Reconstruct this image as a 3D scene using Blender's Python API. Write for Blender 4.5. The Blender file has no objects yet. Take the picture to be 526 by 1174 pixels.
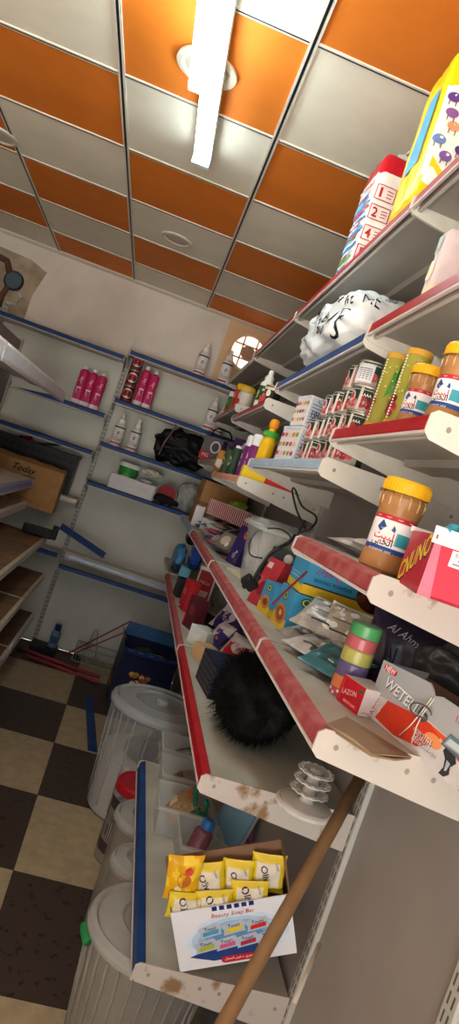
import bpy, bmesh, math, random
from mathutils import Vector, Matrix, noise
random.seed(7)
SC = bpy.context.scene
COL = SC.collection
PI = math.pi
def R(d): return math.radians(d)

# ------------------------------------------------------------------ camera numbers (solved from the ceiling grid, floor tiles and uprights)
F_PX, ROLL, PITCH, YAW = 787.28, 0.332249, -0.0332839, 0.1399684
CD = Vector((math.sin(YAW)*math.cos(PITCH), math.cos(YAW)*math.cos(PITCH), math.sin(PITCH)))
_r = CD.cross(Vector((0, 0, 1))).normalized(); _u = _r.cross(CD)
CR = math.cos(ROLL)*_r + math.sin(ROLL)*_u
CU = -math.sin(ROLL)*_r + math.cos(ROLL)*_u
def ray(x, y): return CR*((x-263)/F_PX) - CU*((y-587)/F_PX) + CD
def atX(x, y, X): q = ray(x, y); return q*(X/q.x)
def atY(x, y, Y): q = ray(x, y); return q*(Y/q.y)
def atZ(x, y, Z): q = ray(x, y); return q*(Z/q.z)
def proj(p):
    z = p.dot(CD); return 263+F_PX*p.dot(CR)/z, 587-F_PX*p.dot(CU)/z
def hgt(p, ytop):                       # height of an upright thing standing at p whose top reaches image row ytop
    lo, hi = 0.0, 2.5
    for _ in range(40):
        m = (lo+hi)/2
        if proj(p+Vector((0, 0, m)))[1] > ytop: lo = m
        else: hi = m
    return lo
def wid(p, px): return px*p.dot(CD)/F_PX

# ------------------------------------------------------------------ materials
def lin(h):
    h = h.lstrip('#'); out = []
    for i in (0, 2, 4):
        c = int(h[i:i+2], 16)/255
        out.append(c/12.92 if c <= .04045 else ((c+.055)/1.055)**2.4)
    return out
_mats = {}
def mat(name, hexc, rough=.5, metal=0., var=.10, scale=25., alpha=1., emit=0., trans=0., bump=0., hex2=None, patch=None, coat=0.):
    if name in _mats: return _mats[name]
    m = bpy.data.materials.new(name); m.use_nodes = True
    nt = m.node_tree; b = nt.nodes['Principled BSDF']
    col = lin(hexc); b.inputs['Roughness'].default_value = rough; b.inputs['Metallic'].default_value = metal
    b.inputs['Specular IOR Level'].default_value = .2
    if coat: b.inputs['Coat Weight'].default_value = coat*.35; b.inputs['Coat Roughness'].default_value = .12
    if var > 0 or hex2:
        tc = nt.nodes.new('ShaderNodeTexCoord'); n = nt.nodes.new('ShaderNodeTexNoise')
        n.inputs['Scale'].default_value = scale; n.inputs['Detail'].default_value = 5
        nt.links.new(tc.outputs['Object'], n.inputs['Vector'])
        r = nt.nodes.new('ShaderNodeValToRGB')
        lo, hi = (.35, .65) if patch is None else patch
        r.color_ramp.elements[0].position = lo; r.color_ramp.elements[1].position = hi
        c1 = lin(hex2) if hex2 else [c*(1-var) for c in col]
        c2 = col if hex2 else [min(1, c*(1+var)) for c in col]
        r.color_ramp.elements[0].color = (*c1, 1); r.color_ramp.elements[1].color = (*c2, 1)
        nt.links.new(n.outputs['Fac'], r.inputs['Fac']); nt.links.new(r.outputs['Color'], b.inputs['Base Color'])
        if bump:
            bp = nt.nodes.new('ShaderNodeBump'); bp.inputs['Strength'].default_value = bump; bp.inputs['Distance'].default_value = .004
            nt.links.new(n.outputs['Fac'], bp.inputs['Height']); nt.links.new(bp.outputs['Normal'], b.inputs['Normal'])
    else:
        b.inputs['Base Color'].default_value = (*col, 1)
    if alpha < 1: b.inputs['Alpha'].default_value = alpha
    if trans: b.inputs['Transmission Weight'].default_value = trans; b.inputs['IOR'].default_value = 1.4
    if emit: b.inputs['Emission Color'].default_value = (*col, 1); b.inputs['Emission Strength'].default_value = emit
    _mats[name] = m; return m
def K(hexc, rough=.45, **k): return mat('ink_%s_%d' % (hexc, int(rough*100)), hexc, rough, var=k.pop('var', .05), **k)

WHITE_METAL = mat('white_enamel', 'cbc6bc', .38, var=.0, scale=9, hex2='aea79a', patch=(.18, .42))
WORN_METAL = mat('worn_white_enamel', 'b9b2aa', .4, scale=14, hex2='86694c', patch=(.33, .41))
GREY_METAL = mat('grey_sheet_metal', 'a39c93', .45, var=.05, scale=3)
PANEL = mat('back_panel_sheet', '98908a', .5, var=.05, scale=4)
PANEL_P = mat('pale_back_panel', 'cfd0c6', .5, var=.05, scale=4)
BLUE_RAIL = mat('blue_plastic_rail', '1d437c', .42, scale=12, hex2='173463', patch=(.3, .6))
LBLUE_RAIL = mat('pale_blue_rail', '9fb6c8', .45, var=.10, scale=14)
RED_RAIL = mat('red_plastic_rail', 'a3141f', .35, var=.10, scale=14)
PINK_RAIL = mat('dusty_red_rail', '9a4145', .6, scale=22, hex2='b06c68', patch=(.30, .62))
PEACH_RAIL = mat('faded_peach_rail', 'd99a86', .6, var=.12, scale=20)
DARK = K('17161a'); SLOT = K('5a554e')
CARDBOARD = mat('cardboard', 'a87f52', .8, var=.10, scale=14)
CARD_IN = mat('cardboard_inside', '7d5f49', .85, var=.10, scale=14)
GREYCARD = mat('weathered_board', '6b5442', .75, scale=7, hex2='8e7355', patch=(.3, .7))
CLEAR = mat('clear_plastic', 'd0d4d2', .25, var=0, alpha=.36, coat=.3)
WISP = mat('clear_wrap', 'e4dcd0', .25, var=.1, alpha=.42, coat=.5)
FILM = mat('clear_film', 'e6e9ea', .12, var=0, alpha=.07, coat=.6)
MILKY = mat('milky_plastic', 'a39d92', .32, var=.04, alpha=.62)
MILKLID = mat('milky_lid', 'b4b5b0', .26, var=.04, alpha=.66)

# ------------------------------------------------------------------ objects
def tag(o, label, cat, group=None, kind=None):
    o['label'] = label; o['category'] = cat
    if group: o['group'] = group
    if kind: o['kind'] = kind
    return o
def thing(name, label, cat, loc=(0, 0, 0), rz=0., rx=0., ry=0., group=None):
    o = bpy.data.objects.new(name, None); COL.objects.link(o)
    o.location = loc; o.rotation_euler = (rx, ry, rz); o.empty_display_size = .05
    return tag(o, label, cat, group)
def structure(o): o['kind'] = 'structure'; return o

_txt = {}
def glyphs(s, bold=False):
    k = (s, bold)
    if k not in _txt:
        c = bpy.data.curves.new('t', 'FONT'); c.body = s; c.resolution_u = 2
        if bold: c.offset = .018
        o = bpy.data.objects.new('t', c); COL.objects.link(o)
        dg = bpy.context.evaluated_depsgraph_get(); me = o.evaluated_get(dg).to_mesh()
        v = [(q.co.x, q.co.y) for q in me.vertices]; f = [tuple(p.vertices) for p in me.polygons]
        o.evaluated_get(dg).to_mesh_clear(); bpy.data.objects.remove(o); bpy.data.curves.remove(c)
        if not v: v = [(0, 0), (1, 0), (1, 1)]; f = []
        x0 = min(a for a, b in v); x1 = max(a for a, b in v); y0 = min(b for a, b in v); y1 = max(b for a, b in v)
        _txt[k] = ([(a-x0, b-y0) for a, b in v], f, x1-x0, y1-y0)
    return _txt[k]
# joined Arabic letter forms: isolated, final, initial, medial
_AR = {'ا': 'ﺍﺎﺍﺎ', 'ب': 'ﺏﺐﺑﺒ', 'ت': 'ﺕﺖﺗﺘ', 'ج': 'ﺝﺞﺟﺠ', 'خ': 'ﺥﺦﺧﺨ', 'د': 'ﺩﺪﺩﺪ', 'ر': 'ﺭﺮﺭﺮ', 'س': 'ﺱﺲﺳﺴ', 'ش': 'ﺵﺶﺷﺸ', 'ص': 'ﺹﺺﺻﺼ', 'ط': 'ﻁﻂﻃﻄ',
       'ك': 'ﻙﻚﻛﻜ', 'ل': 'ﻝﻞﻟﻠ', 'م': 'ﻡﻢﻣﻤ', 'ن': 'ﻥﻦﻧﻨ', 'ه': 'ﻩﻪﻫﻬ', 'و': 'ﻭﻮﻭﻮ', 'ي': 'ﻱﻲﻳﻴ'}
def arabic(s):
    out = []
    for w in s.split(' '):
        g = ''
        for i, ch in enumerate(w):
            prev = i > 0 and w[i-1] not in 'ادرو'; nxt = i < len(w)-1
            t = _AR[ch]; join_n = nxt and ch not in 'ادرو'
            g += t[3] if prev and join_n else t[1] if prev else t[2] if join_n else t[0]
        out.append(g)
    return ' '.join(out)[::-1]

class Plane:                            # a flat face: origin, right, up; U metres wide, V metres tall
    def __init__(s, o, u, v, w, h): s.o, s.u, s.v, s.w, s.h = Vector(o), Vector(u), Vector(v), w, h; s.n = s.u.cross(s.v); s.curved = False
    def at(s, a, b, off): return s.o+s.u*(a*s.w)+s.v*(b*s.h)+s.n*off
class Cyl:                              # outside of a round thing between two heights, centred on angle a0 (0 = local front)
    def __init__(s, r, z0, z1, a0=0., arc=2.2, r2=None): s.r, s.z0, s.z1, s.a0, s.arc = r, z0, z1, a0, arc; s.r2 = r if r2 is None else r2; s.w = r*arc; s.h = z1-z0; s.curved = True
    def at(s, a, b, off):
        t = s.a0+(a-.5)*s.arc; r = s.r+(s.r2-s.r)*b+off
        return Vector((r*math.sin(t), -r*math.cos(t), s.z0+b*s.h))
class Func:
    def __init__(s, fn, w, h): s.fn, s.w, s.h, s.curved = fn, w, h, True
    def at(s, a, b, off): return s.fn(a, b, off)

class MB:
    def __init__(s): s.v = []; s.f = []; s.m = []; s.sm = []; s.mats = []; s.layer = 0
    def mi(s, m):
        if isinstance(m, str): m = K(m)
        if m not in s.mats: s.mats.append(m)
        return s.mats.index(m)
    def add(s, vs, fs, m, smooth=False):
        b = len(s.v); s.v += [Vector(q) for q in vs]; i = s.mi(m)
        for f in fs: s.f.append(tuple(b+k for k in f)); s.m.append(i); s.sm.append(smooth)
        return s
    def box(s, x0, y0, z0, x1, y1, z1, m, bev=.0015, open_top=False):
        if bev <= 0 or open_top:
            vs = [(x0, y0, z0), (x1, y0, z0), (x1, y1, z0), (x0, y1, z0), (x0, y0, z1), (x1, y0, z1), (x1, y1, z1), (x0, y1, z1)]
            fs = [(3, 2, 1, 0), (4, 5, 6, 7), (0, 1, 5, 4), (1, 2, 6, 5), (2, 3, 7, 6), (3, 0, 4, 7)]
            if open_top: fs.pop(1)
            return s.add(vs, fs, m)
        bm = bmesh.new(); bmesh.ops.create_cube(bm, size=1)
        for v in bm.verts: v.co = Vector(((x0+x1)/2+v.co.x*(x1-x0), (y0+y1)/2+v.co.y*(y1-y0), (z0+z1)/2+v.co.z*(z1-z0)))
        bev = min(bev, (x1-x0)*.3, (y1-y0)*.3, (z1-z0)*.3)
        bmesh.ops.bevel(bm, geom=bm.edges[:], offset=bev, segments=2, profile=.6, affect='EDGES')
        bm.verts.index_update(); s.add([v.co.copy() for v in bm.verts], [tuple(v.index for v in f.verts) for f in bm.faces], m); bm.free(); return s
    def prism(s, pts, vec, m):
        n = len(pts); pts = [Vector(p) for p in pts]; q = [p+Vector(vec) for p in pts]
        return s.add(pts+q, [tuple(range(n-1, -1, -1)), tuple(range(n, 2*n))]+[(i, (i+1) % n, n+(i+1) % n, n+i) for i in range(n)], m)
    def lathe(s, prof, m, n=28, c=(0, 0, 0), smooth=True, sq=0.):   # m: one material or one per segment; sq squares the outline off
        c = Vector(c)
        def pt(r, z, k):
            t = 2*PI*k/n; x, y = math.cos(t), math.sin(t)
            if sq: g = 1/max(abs(x), abs(y)); g = 1+(g-1)*sq; x *= g; y *= g
            return c+Vector((r*x, r*y, z))
        for i in range(len(prof)-1):
            (r0, z0), (r1, z1) = prof[i], prof[i+1]; mm = m[i] if isinstance(m, (list, tuple)) else m
            vs = [pt(r0, z0, k) for k in range(n)]+[pt(r1, z1, k) for k in range(n)]
            fs = [(k, (k+1) % n, n+(k+1) % n, n+k) for k in range(n)]
            if r0 < 1e-6: vs = [c+Vector((0, 0, z0))]+vs[n:]; fs = [(0, 1+(k+1) % n, 1+k) for k in range(n)]
            elif r1 < 1e-6: vs = vs[:n]+[c+Vector((0, 0, z1))]; fs = [(k, (k+1) % n, n) for k in range(n)]
            s.add(vs, fs, mm, smooth)
        return s
    def tube(s, path, r, m, n=8, cap=True, r1=None):
        P = [Vector(p) for p in path]; rings = []; up = Vector((.13, .21, 1)).normalized()
        for i, p in enumerate(P):
            d = (P[min(i+1, len(P)-1)]-P[max(i-1, 0)]).normalized()
            a = d.cross(up)
            if a.length < .05: a = d.cross(Vector((1, 0, 0)))
            a.normalize(); b = d.cross(a); rr = r if r1 is None else r+(r1-r)*i/(len(P)-1)
            rings.append([p+(a*math.cos(2*PI*k/n)+b*math.sin(2*PI*k/n))*rr for k in range(n)])
        vs = [q for g in rings for q in g]; fs = []
        for i in range(len(P)-1): fs += [(i*n+k, i*n+(k+1) % n, (i+1)*n+(k+1) % n, (i+1)*n+k) for k in range(n)]
        if cap: fs += [tuple(range(n-1, -1, -1)), tuple((len(P)-1)*n+k for k in range(n))]
        return s.add(vs, fs, m, True)
    def grid(s, fn, nu, nv, m, smooth=True, pick=None, close=False):
        vs = [fn(i/nu, j/nv) for j in range(nv+1) for i in range(nu+1)]; W = nu+1
        if pick is None: return s.add(vs, [(j*W+i, j*W+i+1, (j+1)*W+i+1, (j+1)*W+i) for j in range(nv) for i in range(nu)], m, smooth)
        b = len(s.v); s.v += [Vector(q) for q in vs]
        for j in range(nv):
            for i in range(nu):
                s.f.append((b+j*W+i, b+j*W+i+1, b+(j+1)*W+i+1, b+(j+1)*W+i)); s.m.append(s.mi(pick((i+.5)/nu, (j+.5)/nv))); s.sm.append(smooth)
        return s
    # ---- printing on a face, each mark a hair above the one before
    def _off(s): s.layer += 1; return .0004+.00004*s.layer
    def rect(s, S, u0, v0, u1, v1, m, off=None):
        o = off or s._off(); nu = max(1, int(abs(u1-u0)*14)) if S.curved else 1; nv = 6 if S.curved and isinstance(S, Func) else 1
        if getattr(S, 'fine', 0): nu, nv = max(2, int(abs(u1-u0)*36)), max(1, int(abs(v1-v0)*36))
        return s.grid(lambda a, b: S.at(u0+(u1-u0)*a, v0+(v1-v0)*b, o), nu, nv, m, S.curved)
    def ell(s, S, u, v, ru, rv, m, n=20):
        o = s._off(); vs = [S.at(u+ru*math.cos(2*PI*k/n), v+rv*math.sin(2*PI*k/n), o) for k in range(n)]
        return s.add([S.at(u, v, o)]+vs, [(0, 1+k, 1+(k+1) % n) for k in range(n)], m)
    def poly(s, S, pts, m):
        o = s._off(); return s.add([S.at(a, b, o) for a, b in pts], [tuple(range(len(pts)))], m)
    def pill(s, S, u0, v0, u1, v1, m):
        rv = (v1-v0)/2; ru = rv*S.h/S.w; cv = (v0+v1)/2; pts = []
        for k in range(9): t = -PI/2+PI*k/8; pts.append((u1-ru+ru*math.cos(t), cv+rv*math.sin(t)))
        for k in range(9): t = PI/2+PI*k/8; pts.append((u0+ru+ru*math.cos(t), cv+rv*math.sin(t)))
        return s.poly(S, pts, m)
    def text(s, S, t, u, v, w, m, bold=False, h=None, rot=0., slant=0., shadow=None, hmax=None):  # centred at (u,v), w = fraction of the face width
        gv, gf, gw, gh = glyphs(t, bold); k = w*S.w/gw; kv = k if h is None else h*S.h/gh
        if hmax and kv*gh > hmax*S.h: kv = hmax*S.h/gh
        c, sn = math.cos(rot), math.sin(rot)
        if shadow: s.text(S, t, u+.006, v-.012, w, shadow, bold, h, rot, slant, None, hmax)
        o = s._off(); vs = []
        for a, b in gv:
            x = (a-gw/2)*k+slant*(b-gh/2)*kv; y = (b-gh/2)*kv
            vs.append(S.at(u+(x*c-y*sn)/S.w, v+(x*sn+y*c)/S.h, o))
        return s.add(vs, gf, m)
    def art(s, S, marks):
        for a in marks:
            k = a[0]
            if k == 'r': s.rect(S, *a[1:])
            elif k == 'e': s.ell(S, *a[1:])
            elif k == 'p': s.poly(S, *a[1:])
            elif k == 'l': s.pill(S, *a[1:])
            elif k == 't': s.text(S, *a[1:6], **(a[6] if len(a) > 6 else {}))
        return s
    def barcode(s, S, u0, v0, u1, v1, n=16):
        s.rect(S, u0, v0, u1, v1, 'f4f4f0'); o = s._off(); g = random.Random(n); x = u0+.06*(u1-u0)
        while x < u1-.06*(u1-u0):
            w = (u1-u0)*g.choice((.012, .022, .035)); s.rect(S, x, v0+.2*(v1-v0), x+w, v1-.08*(v1-v0), DARK, o); x += w+(u1-u0)*g.choice((.015, .03))
        return s
    def fan(s): return s
    def move(s, M, start=0):
        for i in range(start, len(s.v)): s.v[i] = M @ s.v[i]
        return s
    def build(s, name, parent=None, loc=(0, 0, 0), rz=0., rx=0., ry=0.):
        me = bpy.data.meshes.new(name); me.from_pydata([tuple(q) for q in s.v], [], s.f)
        for m in s.mats: me.materials.append(m)
        me.polygons.foreach_set('material_index', s.m); me.polygons.foreach_set('use_smooth', s.sm); me.update()
        o = bpy.data.objects.new(name, me); COL.objects.link(o); o.location = loc; o.rotation_euler = (rx, ry, rz)
        if parent: o.parent = parent
        return o
def clone(o, loc=None, rz=None, label=None):          # a copy of a thing with copies of its parts and sub-parts
    r = o.copy(); COL.objects.link(r)
    if loc is not None: r.location = loc
    if rz is not None: r.rotation_euler.z = rz
    if label: r['label'] = label
    for ch in list(o.children):
        c = ch.copy(); COL.objects.link(c); c.parent = r
        for g in list(ch.children): d = g.copy(); COL.objects.link(d); d.parent = c
    return r
def faces(w, d, h):                     # F front (-y), R (+x), L (-x), T top of a box centred in x with its front at y=0
    return dict(F=Plane((-w/2, 0, 0), (1, 0, 0), (0, 0, 1), w, h), R=Plane((w/2, 0, 0), (0, 1, 0), (0, 0, 1), d, h),
                L=Plane((-w/2, d, 0), (0, -1, 0), (0, 0, 1), d, h), T=Plane((-w/2, 0, h), (1, 0, 0), (0, 1, 0), w, d))
def edge(pl, pr, Z):                   # a thing whose front lower edge runs between two image points at height Z: centre, width, heading
    a, b = atZ(*pl, Z), atZ(*pr, Z); v = b-a
    return (a+b)/2, v.length, math.atan2(v.y, v.x)
# ------------------------------------------------------------------ room
HC, HF, YB, XR, XL, YF = 1.2947, -1.661, 5.51, .80, -1.75, -1.6
TS, TX, TY = .6, -.525267, 2.637978
ORANGE = mat('orange_ceiling_tile', 'd97826', .6, var=.05, scale=6)
CREAM = mat('cream_ceiling_tile', 'e8dfcd', .65, var=.04, scale=6)
FLANGE = K('d9d2c4', .5)
def ceiling():
    mb = MB(); xs = [XL]+[TX+TS*i for i in range(-2, 3)]+[XR]; ys = [YF]+[TY+TS*j for j in range(-7, 5)]+[YB]
    xs = sorted(x for x in xs if XL <= x <= XR); ys = sorted(y for y in ys if YF <= y <= YB)
    for i in range(len(xs)-1):
        for j in range(len(ys)-1):
            ii = round(((xs[i+1] if i == 0 else xs[i])-TX)/TS) - (1 if i == 0 else 0); jj = round(((ys[j+1] if j == 0 else ys[j])-TY)/TS) - (1 if j == 0 else 0)
            mb.add([(xs[i], ys[j], HC), (xs[i], ys[j+1], HC), (xs[i+1], ys[j+1], HC), (xs[i+1], ys[j], HC)], [(0, 1, 2, 3)], ORANGE if (ii+jj) % 2 == 1 else CREAM)
    mb.add([(XL, YF, HC+.06), (XR, YF, HC+.06), (XR, YB, HC+.06), (XL, YB, HC+.06)], [(0, 1, 2, 3)], CREAM)
    for x in xs[1:-1]:
        mb.box(x-.013, YF, HC-.006, x+.013, YB, HC+.001, FLANGE, 0); mb.box(x-.0045, YF, HC-.0066, x+.0045, YB, HC-.004, DARK, 0)
    for y in ys[1:-1]:
        mb.box(XL, y-.011, HC-.005, XR, y+.011, HC+.001, FLANGE, 0); mb.box(XL, y-.003, HC-.0056, XR, y+.003, HC-.003, DARK, 0)
    return structure(mb.build('ceiling'))
ceiling()
FLD = mat('dark_brown_floor_tile', '2d2521', .42, scale=30, hex2='463c35', patch=(.62, .28), bump=.05)
FLB = mat('beige_floor_tile', 'b0a182', .45, var=.10, scale=22, bump=.04)
def floor():
    mb = MB(); fx, fy = .0284, 5.0093
    for i in range(-4, 3):
        for j in range(-12, 2):
            x0, x1, y0, y1 = max(XL, fx+.6*i), min(XR, fx+.6*(i+1)), max(YF, fy+.6*j), min(YB, fy+.6*(j+1))
            if x1 <= x0 or y1 <= y0: continue
            mb.add([(x0+.001, y0+.001, HF), (x1-.001, y0+.001, HF), (x1-.001, y1-.001, HF), (x0+.001, y1-.001, HF)], [(0, 1, 2, 3)], FLB if (i+j) % 2 == 0 else FLD)
    mb.box(XL, YF, HF-.06, XR, YB, HF-.0015, DARK, 0)
    return structure(mb.build('floor'))
floor()
WALL = mat('painted_wall', 'd8d0c6', .75, var=.05, scale=3, bump=.1)
SMOOTH = mat('smooth_plaster', 'ded6cd', .6, scale=2.5, hex2='c8bfb4', patch=(.25, .6), bump=.05)
ROUGH = mat('bare_plaster', 'b3a48f', .95, scale=9, hex2='8d7c67', patch=(.3, .6), bump=.6)
mb = MB(); mb.box(XL-.1, YB, HF, XR+.1, YB+.1, HC+.06, WALL, 0)
mb.prism([(-1.20, YB-.006, -.6), (.27, YB-.006, -.6), (.27, YB-.006, 1.05), (.24, YB-.006, 1.215), (.18, YB-.006, 1.235), (-1.05, YB-.006, 1.24), (-1.13, YB-.006, 1.1)], (0, .006, 0), SMOOTH)
mb.prism([(-1.74, YB-.003, .2), (-1.22, YB-.003, .2), (-1.21, YB-.003, .9), (-1.16, YB-.003, 1.1), (-1.3, YB-.003, 1.15), (-1.74, YB-.003, 1.17)], (0, .003, 0), ROUGH)
structure(mb.build('wall_back'))
structure(MB().box(XR, YF, HF, XR+.1, YB+.1, HC+.06, WALL, 0).build('wall_right'))
structure(MB().box(XL-.1, YF, HF, XL, YB+.1, HC+.06, WALL, 0).build('wall_left'))
mb = MB(); mb.box(XL-.1, YF-.1, HF, -1.5, YF, HC+.06, WALL, 0); mb.box(.70, YF-.1, HF, XR+.1, YF, HC+.06, WALL, 0); mb.box(-1.5, YF-.1, 1.2, .70, YF, HC+.06, WALL, 0)
structure(mb.build('wall_front'))
structure(MB().box(XL, YB-.012, HC-.03, XR, YB, HC-.012, K('b9b0a4', .7), .002).build('trim_back'))

# the little round grille window high on the back wall
wc = atY(284, 405, YB-.03); WCX, WCZ = wc.x, wc.z
mb = MB()
mb.prism([(.285, YB-.012, .72), (.70, YB-.012, .72), (.70, YB-.012, 1.265), (.285, YB-.012, 1.265)], (0, .011, 0), mat('window_surround', 'd8b58e', .6, var=.05, scale=5))
win = structure(mb.build('window_1'))
mb = MB(); mb.add([(WCX, YB-.014, WCZ)]+[(WCX+.135*math.cos(2*PI*k/40), YB-.014, WCZ+.135*math.sin(2*PI*k/40)) for k in range(40)], [(0, 1+(k+1) % 40, 1+k) for k in range(40)], mat('daylit_pane', 'ffe9d4', .4, var=0, emit=.95))
mb.build('window_pane', win)
M = Matrix.Translation((WCX, YB-.018, WCZ)) @ Matrix.Rotation(PI/2, 4, 'X')
mb2 = MB(); mb2.lathe([(0, 0), (.052, 0), (.058, .008), (.05, .018), (0, .02)], K('b08b74', .6), n=24); mb2.move(M)
mb3 = MB(); mb3.tube([(WCX+.14*math.cos(2*PI*k/40), YB-.022, WCZ+.14*math.sin(2*PI*k/40)) for k in range(41)], .010, K('e6cdb0', .5))
for dx in (-.055, .055):
    hh = math.sqrt(.135**2-dx*dx); mb3.box(WCX+dx-.006, YB-.026, WCZ-hh, WCX+dx+.006, YB-.016, WCZ+hh, K('c79a80', .6), 0); mb3.box(WCX-hh, YB-.026, WCZ+dx-.006, WCX+hh, YB-.016, WCZ+dx+.006, K('c79a80', .6), 0)
mb3.build('window_grille', win); mb2.build('window_disc', win)

# old meter and pipe stub on the bare plaster
g = atY(9, 341, YB-.04)
t = thing('water_meter', 'dark blue round meter with rusty pipe on the bare plaster patch', 'meter', (g.x, YB-.008, max(g.z, .95)))
MB().lathe([(0, 0), (.07, 0), (.075, .02), (.062, .035), (.05, .03), (0, .03)], [K('2b3f57', .4)]*3+[K('51606c', .3)]*2, n=28).move(Matrix.Rotation(PI/2, 4, 'X')).build('dial_case', t)
MB().tube([(-.03, -.02, -.06), (-.05, -.03, -.14), (-.05, -.01, -.22)], .022, K('6e4f36', .8)).build('pipe', t)
MB().tube([(-.05, -.02, .05), (-.09, -.02, .12), (-.2, -.02, .14)], .024, K('5b4330', .8)).build('pipe', t)
MB().tube([(.06, -.02, -.07), (.09, -.02, -.1), (.07, -.02, -.16), (-.0, -.02, -.17)], .012, K('c9c3b4', .6)).build('pipe', t)

# ------------------------------------------------------------------ ceiling lamps
TUBE = mat('lit_tube', 'eafbff', .3, var=0, emit=13.5)
BATTEN = K('cfe0dc', .4)
def batten(far, near, z, w, label, slab=False):
    t = thing('tube_light', label, 'ceiling light', (0, 0, 0))
    a, b = Vector((far.x, far.y, z)), Vector((near.x, near.y, z)); d = (b-a); L = d.length
    t.location = a; t.rotation_euler.z = math.atan2(d.y, d.x)-PI/2
    MB().box(-w/2, 0, .012, w/2, L, .042, BATTEN, .003).build('batten_body', t)
    if slab: MB().box(-w/2-.004, .02, -.02, w/2+.004, L-.02, .012, TUBE, .006).build('diffuser', t)
    else:
        for s in (-1, 1): MB().tube([(s*w*.27, .03, -.002), (s*w*.27, L*.5, -.002), (s*w*.27, L-.03, -.002)], .011, TUBE, 12).build('fluorescent_tube', t)
        e = MB(); e.box(-w/2, -.004, -.02, w/2, .03, .012, K('d9eee9', .4), .003)
        for x in (-.02, 0, .02): e.box(x-.004, -.006, -.012, x+.004, -.0035, -.004, K('4b5a58'), 0)
        e.build('end_cap', t)
    for yy in (.3, L-.3): MB().box(-.008, yy-.02, .042, .008, yy+.02, .053 if slab else HC-z+.0005, K('b8b2a6', .5), 0).build('mounting_clip', t)
    return t
batten(atZ(230, 187, 1.235), atZ(268, -120, 1.235), 1.235, .074, 'slim twin tube light fixed along the ceiling, its bare end showing')
batten(atZ(229, 105, 1.16), atZ(266, -160, 1.16), 1.16, .064, 'glowing flat tube light hanging below the twin tube light', slab=True)
def downlight(px, py, r, label, white):
    p = atZ(px, py, HC); t = thing('ceiling_downlight', label, 'ceiling light', (p.x, p.y, HC))
    MB().lathe([(r, -.004), (r, -.012), (r*.82, -.016), (r*.72, -.010)], K(white, .5), n=40).build('trim_ring', t)
    MB().lathe([(r*.73, -.009), (r*.4, -.011), (0, -.011)], K('bfb4a2', .5), n=40).build('lens', t)
    return t
downlight(238, 76, .105, 'round cream downlight on the orange tile, half behind the tube light', 'd8cdb6')
downlight(203, 273, .095, 'round white ceiling light set in a cream tile before the back wall', 'd6d0c4')
downlight(0, 153, .095, 'round ceiling light cut off by the photo edge over the shelves with dusty boards', 'cfc8ba')

# ------------------------------------------------------------------ shelves
TOPM = mat('dusty_shelf_top', 'b4b5aa', .5, scale=6, hex2='9a9788', patch=(.25, .6))
def shelf(label, L, D, loc, rz, rail=None, near=True, far=True, worn=WHITE_METAL, tray=GREY_METAL, top=WHITE_METAL, railh=.036, name='metal_shelf', curl=.014):
    t = thing(name, label, 'shelf', loc, rz, group=None)
    m = MB()
    m.box(.001, .016, -.020, L-.001, D, -.003, tray, .002)
    m.box(.001, .016, -.0035, L-.001, D, 0, TOPM if top is WHITE_METAL else top, 0)
    m.box(.001, .012, -.034, L-.001, .020, -.002, top, .001)
    m.prism([(.04, D*.45, -.020), (L-.04, D*.45, -.020), (L-.04, D*.47, -.034), (.04, D*.47, -.034)], (0, .07, 0), tray)
    m.build('tray', t)
    if rail:
        m = MB(); n = 12
        prof = [(0, -.034), (-.004, -.026), (-.002, -.004), (curl, .004), (curl+.003, .002), (curl-.002, -.006), (.004, -.028)]
        pts = [(.004, y, z*railh/.036) for y, z in prof]; m.prism(pts, (L-.008, 0, 0), rail)
        m.prism([(.004, -.0055, -.034*railh/.036), (.004, -.0055, -.029*railh/.036), (.004, .001, -.029*railh/.036), (.004, .001, -.034*railh/.036)], (L-.008, 0, 0), K('cfc6c2', .4))
        m.build('price_rail', t)
    for on, x0, sgn in ((near, L, 1), (far, 0, -1)):
        if not on: continue
        m = MB(); pts = [(x0, .004, .004), (x0, -.006, -.004), (x0, -.007, -.032), (x0, .004, -.042), (x0, D*.5, -.066), (x0, D, -.088), (x0, D, .004)]
        m.prism(pts, (sgn*.004, 0, 0), worn)
        pl = Plane((x0+sgn*.004, 0, -.09), (0, sgn, 0), (0, 0, 1), D, .1)
        if sgn < 0: pl = Plane((x0-.004, D, -.09), (0, -1, 0), (0, 0, 1), D, .1)
        for u in (.08, .42, .55, .93):
            uu = u if sgn > 0 else 1-u; m.ell(pl, uu, .72-.12*u, .012, .05, K('8c857c', .5), 10)
        o = m.build('bracket', t)
    return t
XF, XFL, XBK = .381, .358, .735
Y0, Y1, Y2, Y3, Y4 = .985, 1.52, 2.735, 3.93, 5.10
def rshelf(label, ya, yb, z, rail, xf=XF, **k): return shelf(label, yb-ya, XBK-xf, (xf, yb, z), -PI/2, rail, **k)
ZT, ZN2, ZB2, ZC2, ZD2, ZL6, ZS3, ZP3, ZG4, ZL5, ZL4, ZL3, ZBASE = .752, .455, .44, .388, .455, .206, .134, .058, .13, -.052, -.300, -.642, -1.112
G = Y2-Y1
rshelf('highest red edged shelf carrying the red and yellow nappy packs', .35, Y1-.004, ZT, RED_RAIL, tray=GREY_METAL)
rshelf('highest red edged shelf above the lettered white bag', Y1+.004, Y2-.004, ZT, RED_RAIL)
rshelf('highest red edged shelf above the green capped bottles', Y2+.004, Y3-.15, ZT, RED_RAIL)
rshelf('highest bare white shelf reaching to the round grille window', Y3-.13, Y4, ZT, None)
rshelf('red edged shelf above the brown jars holding the tall pink packet', .35, Y1-.004, ZN2, RED_RAIL)
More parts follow.
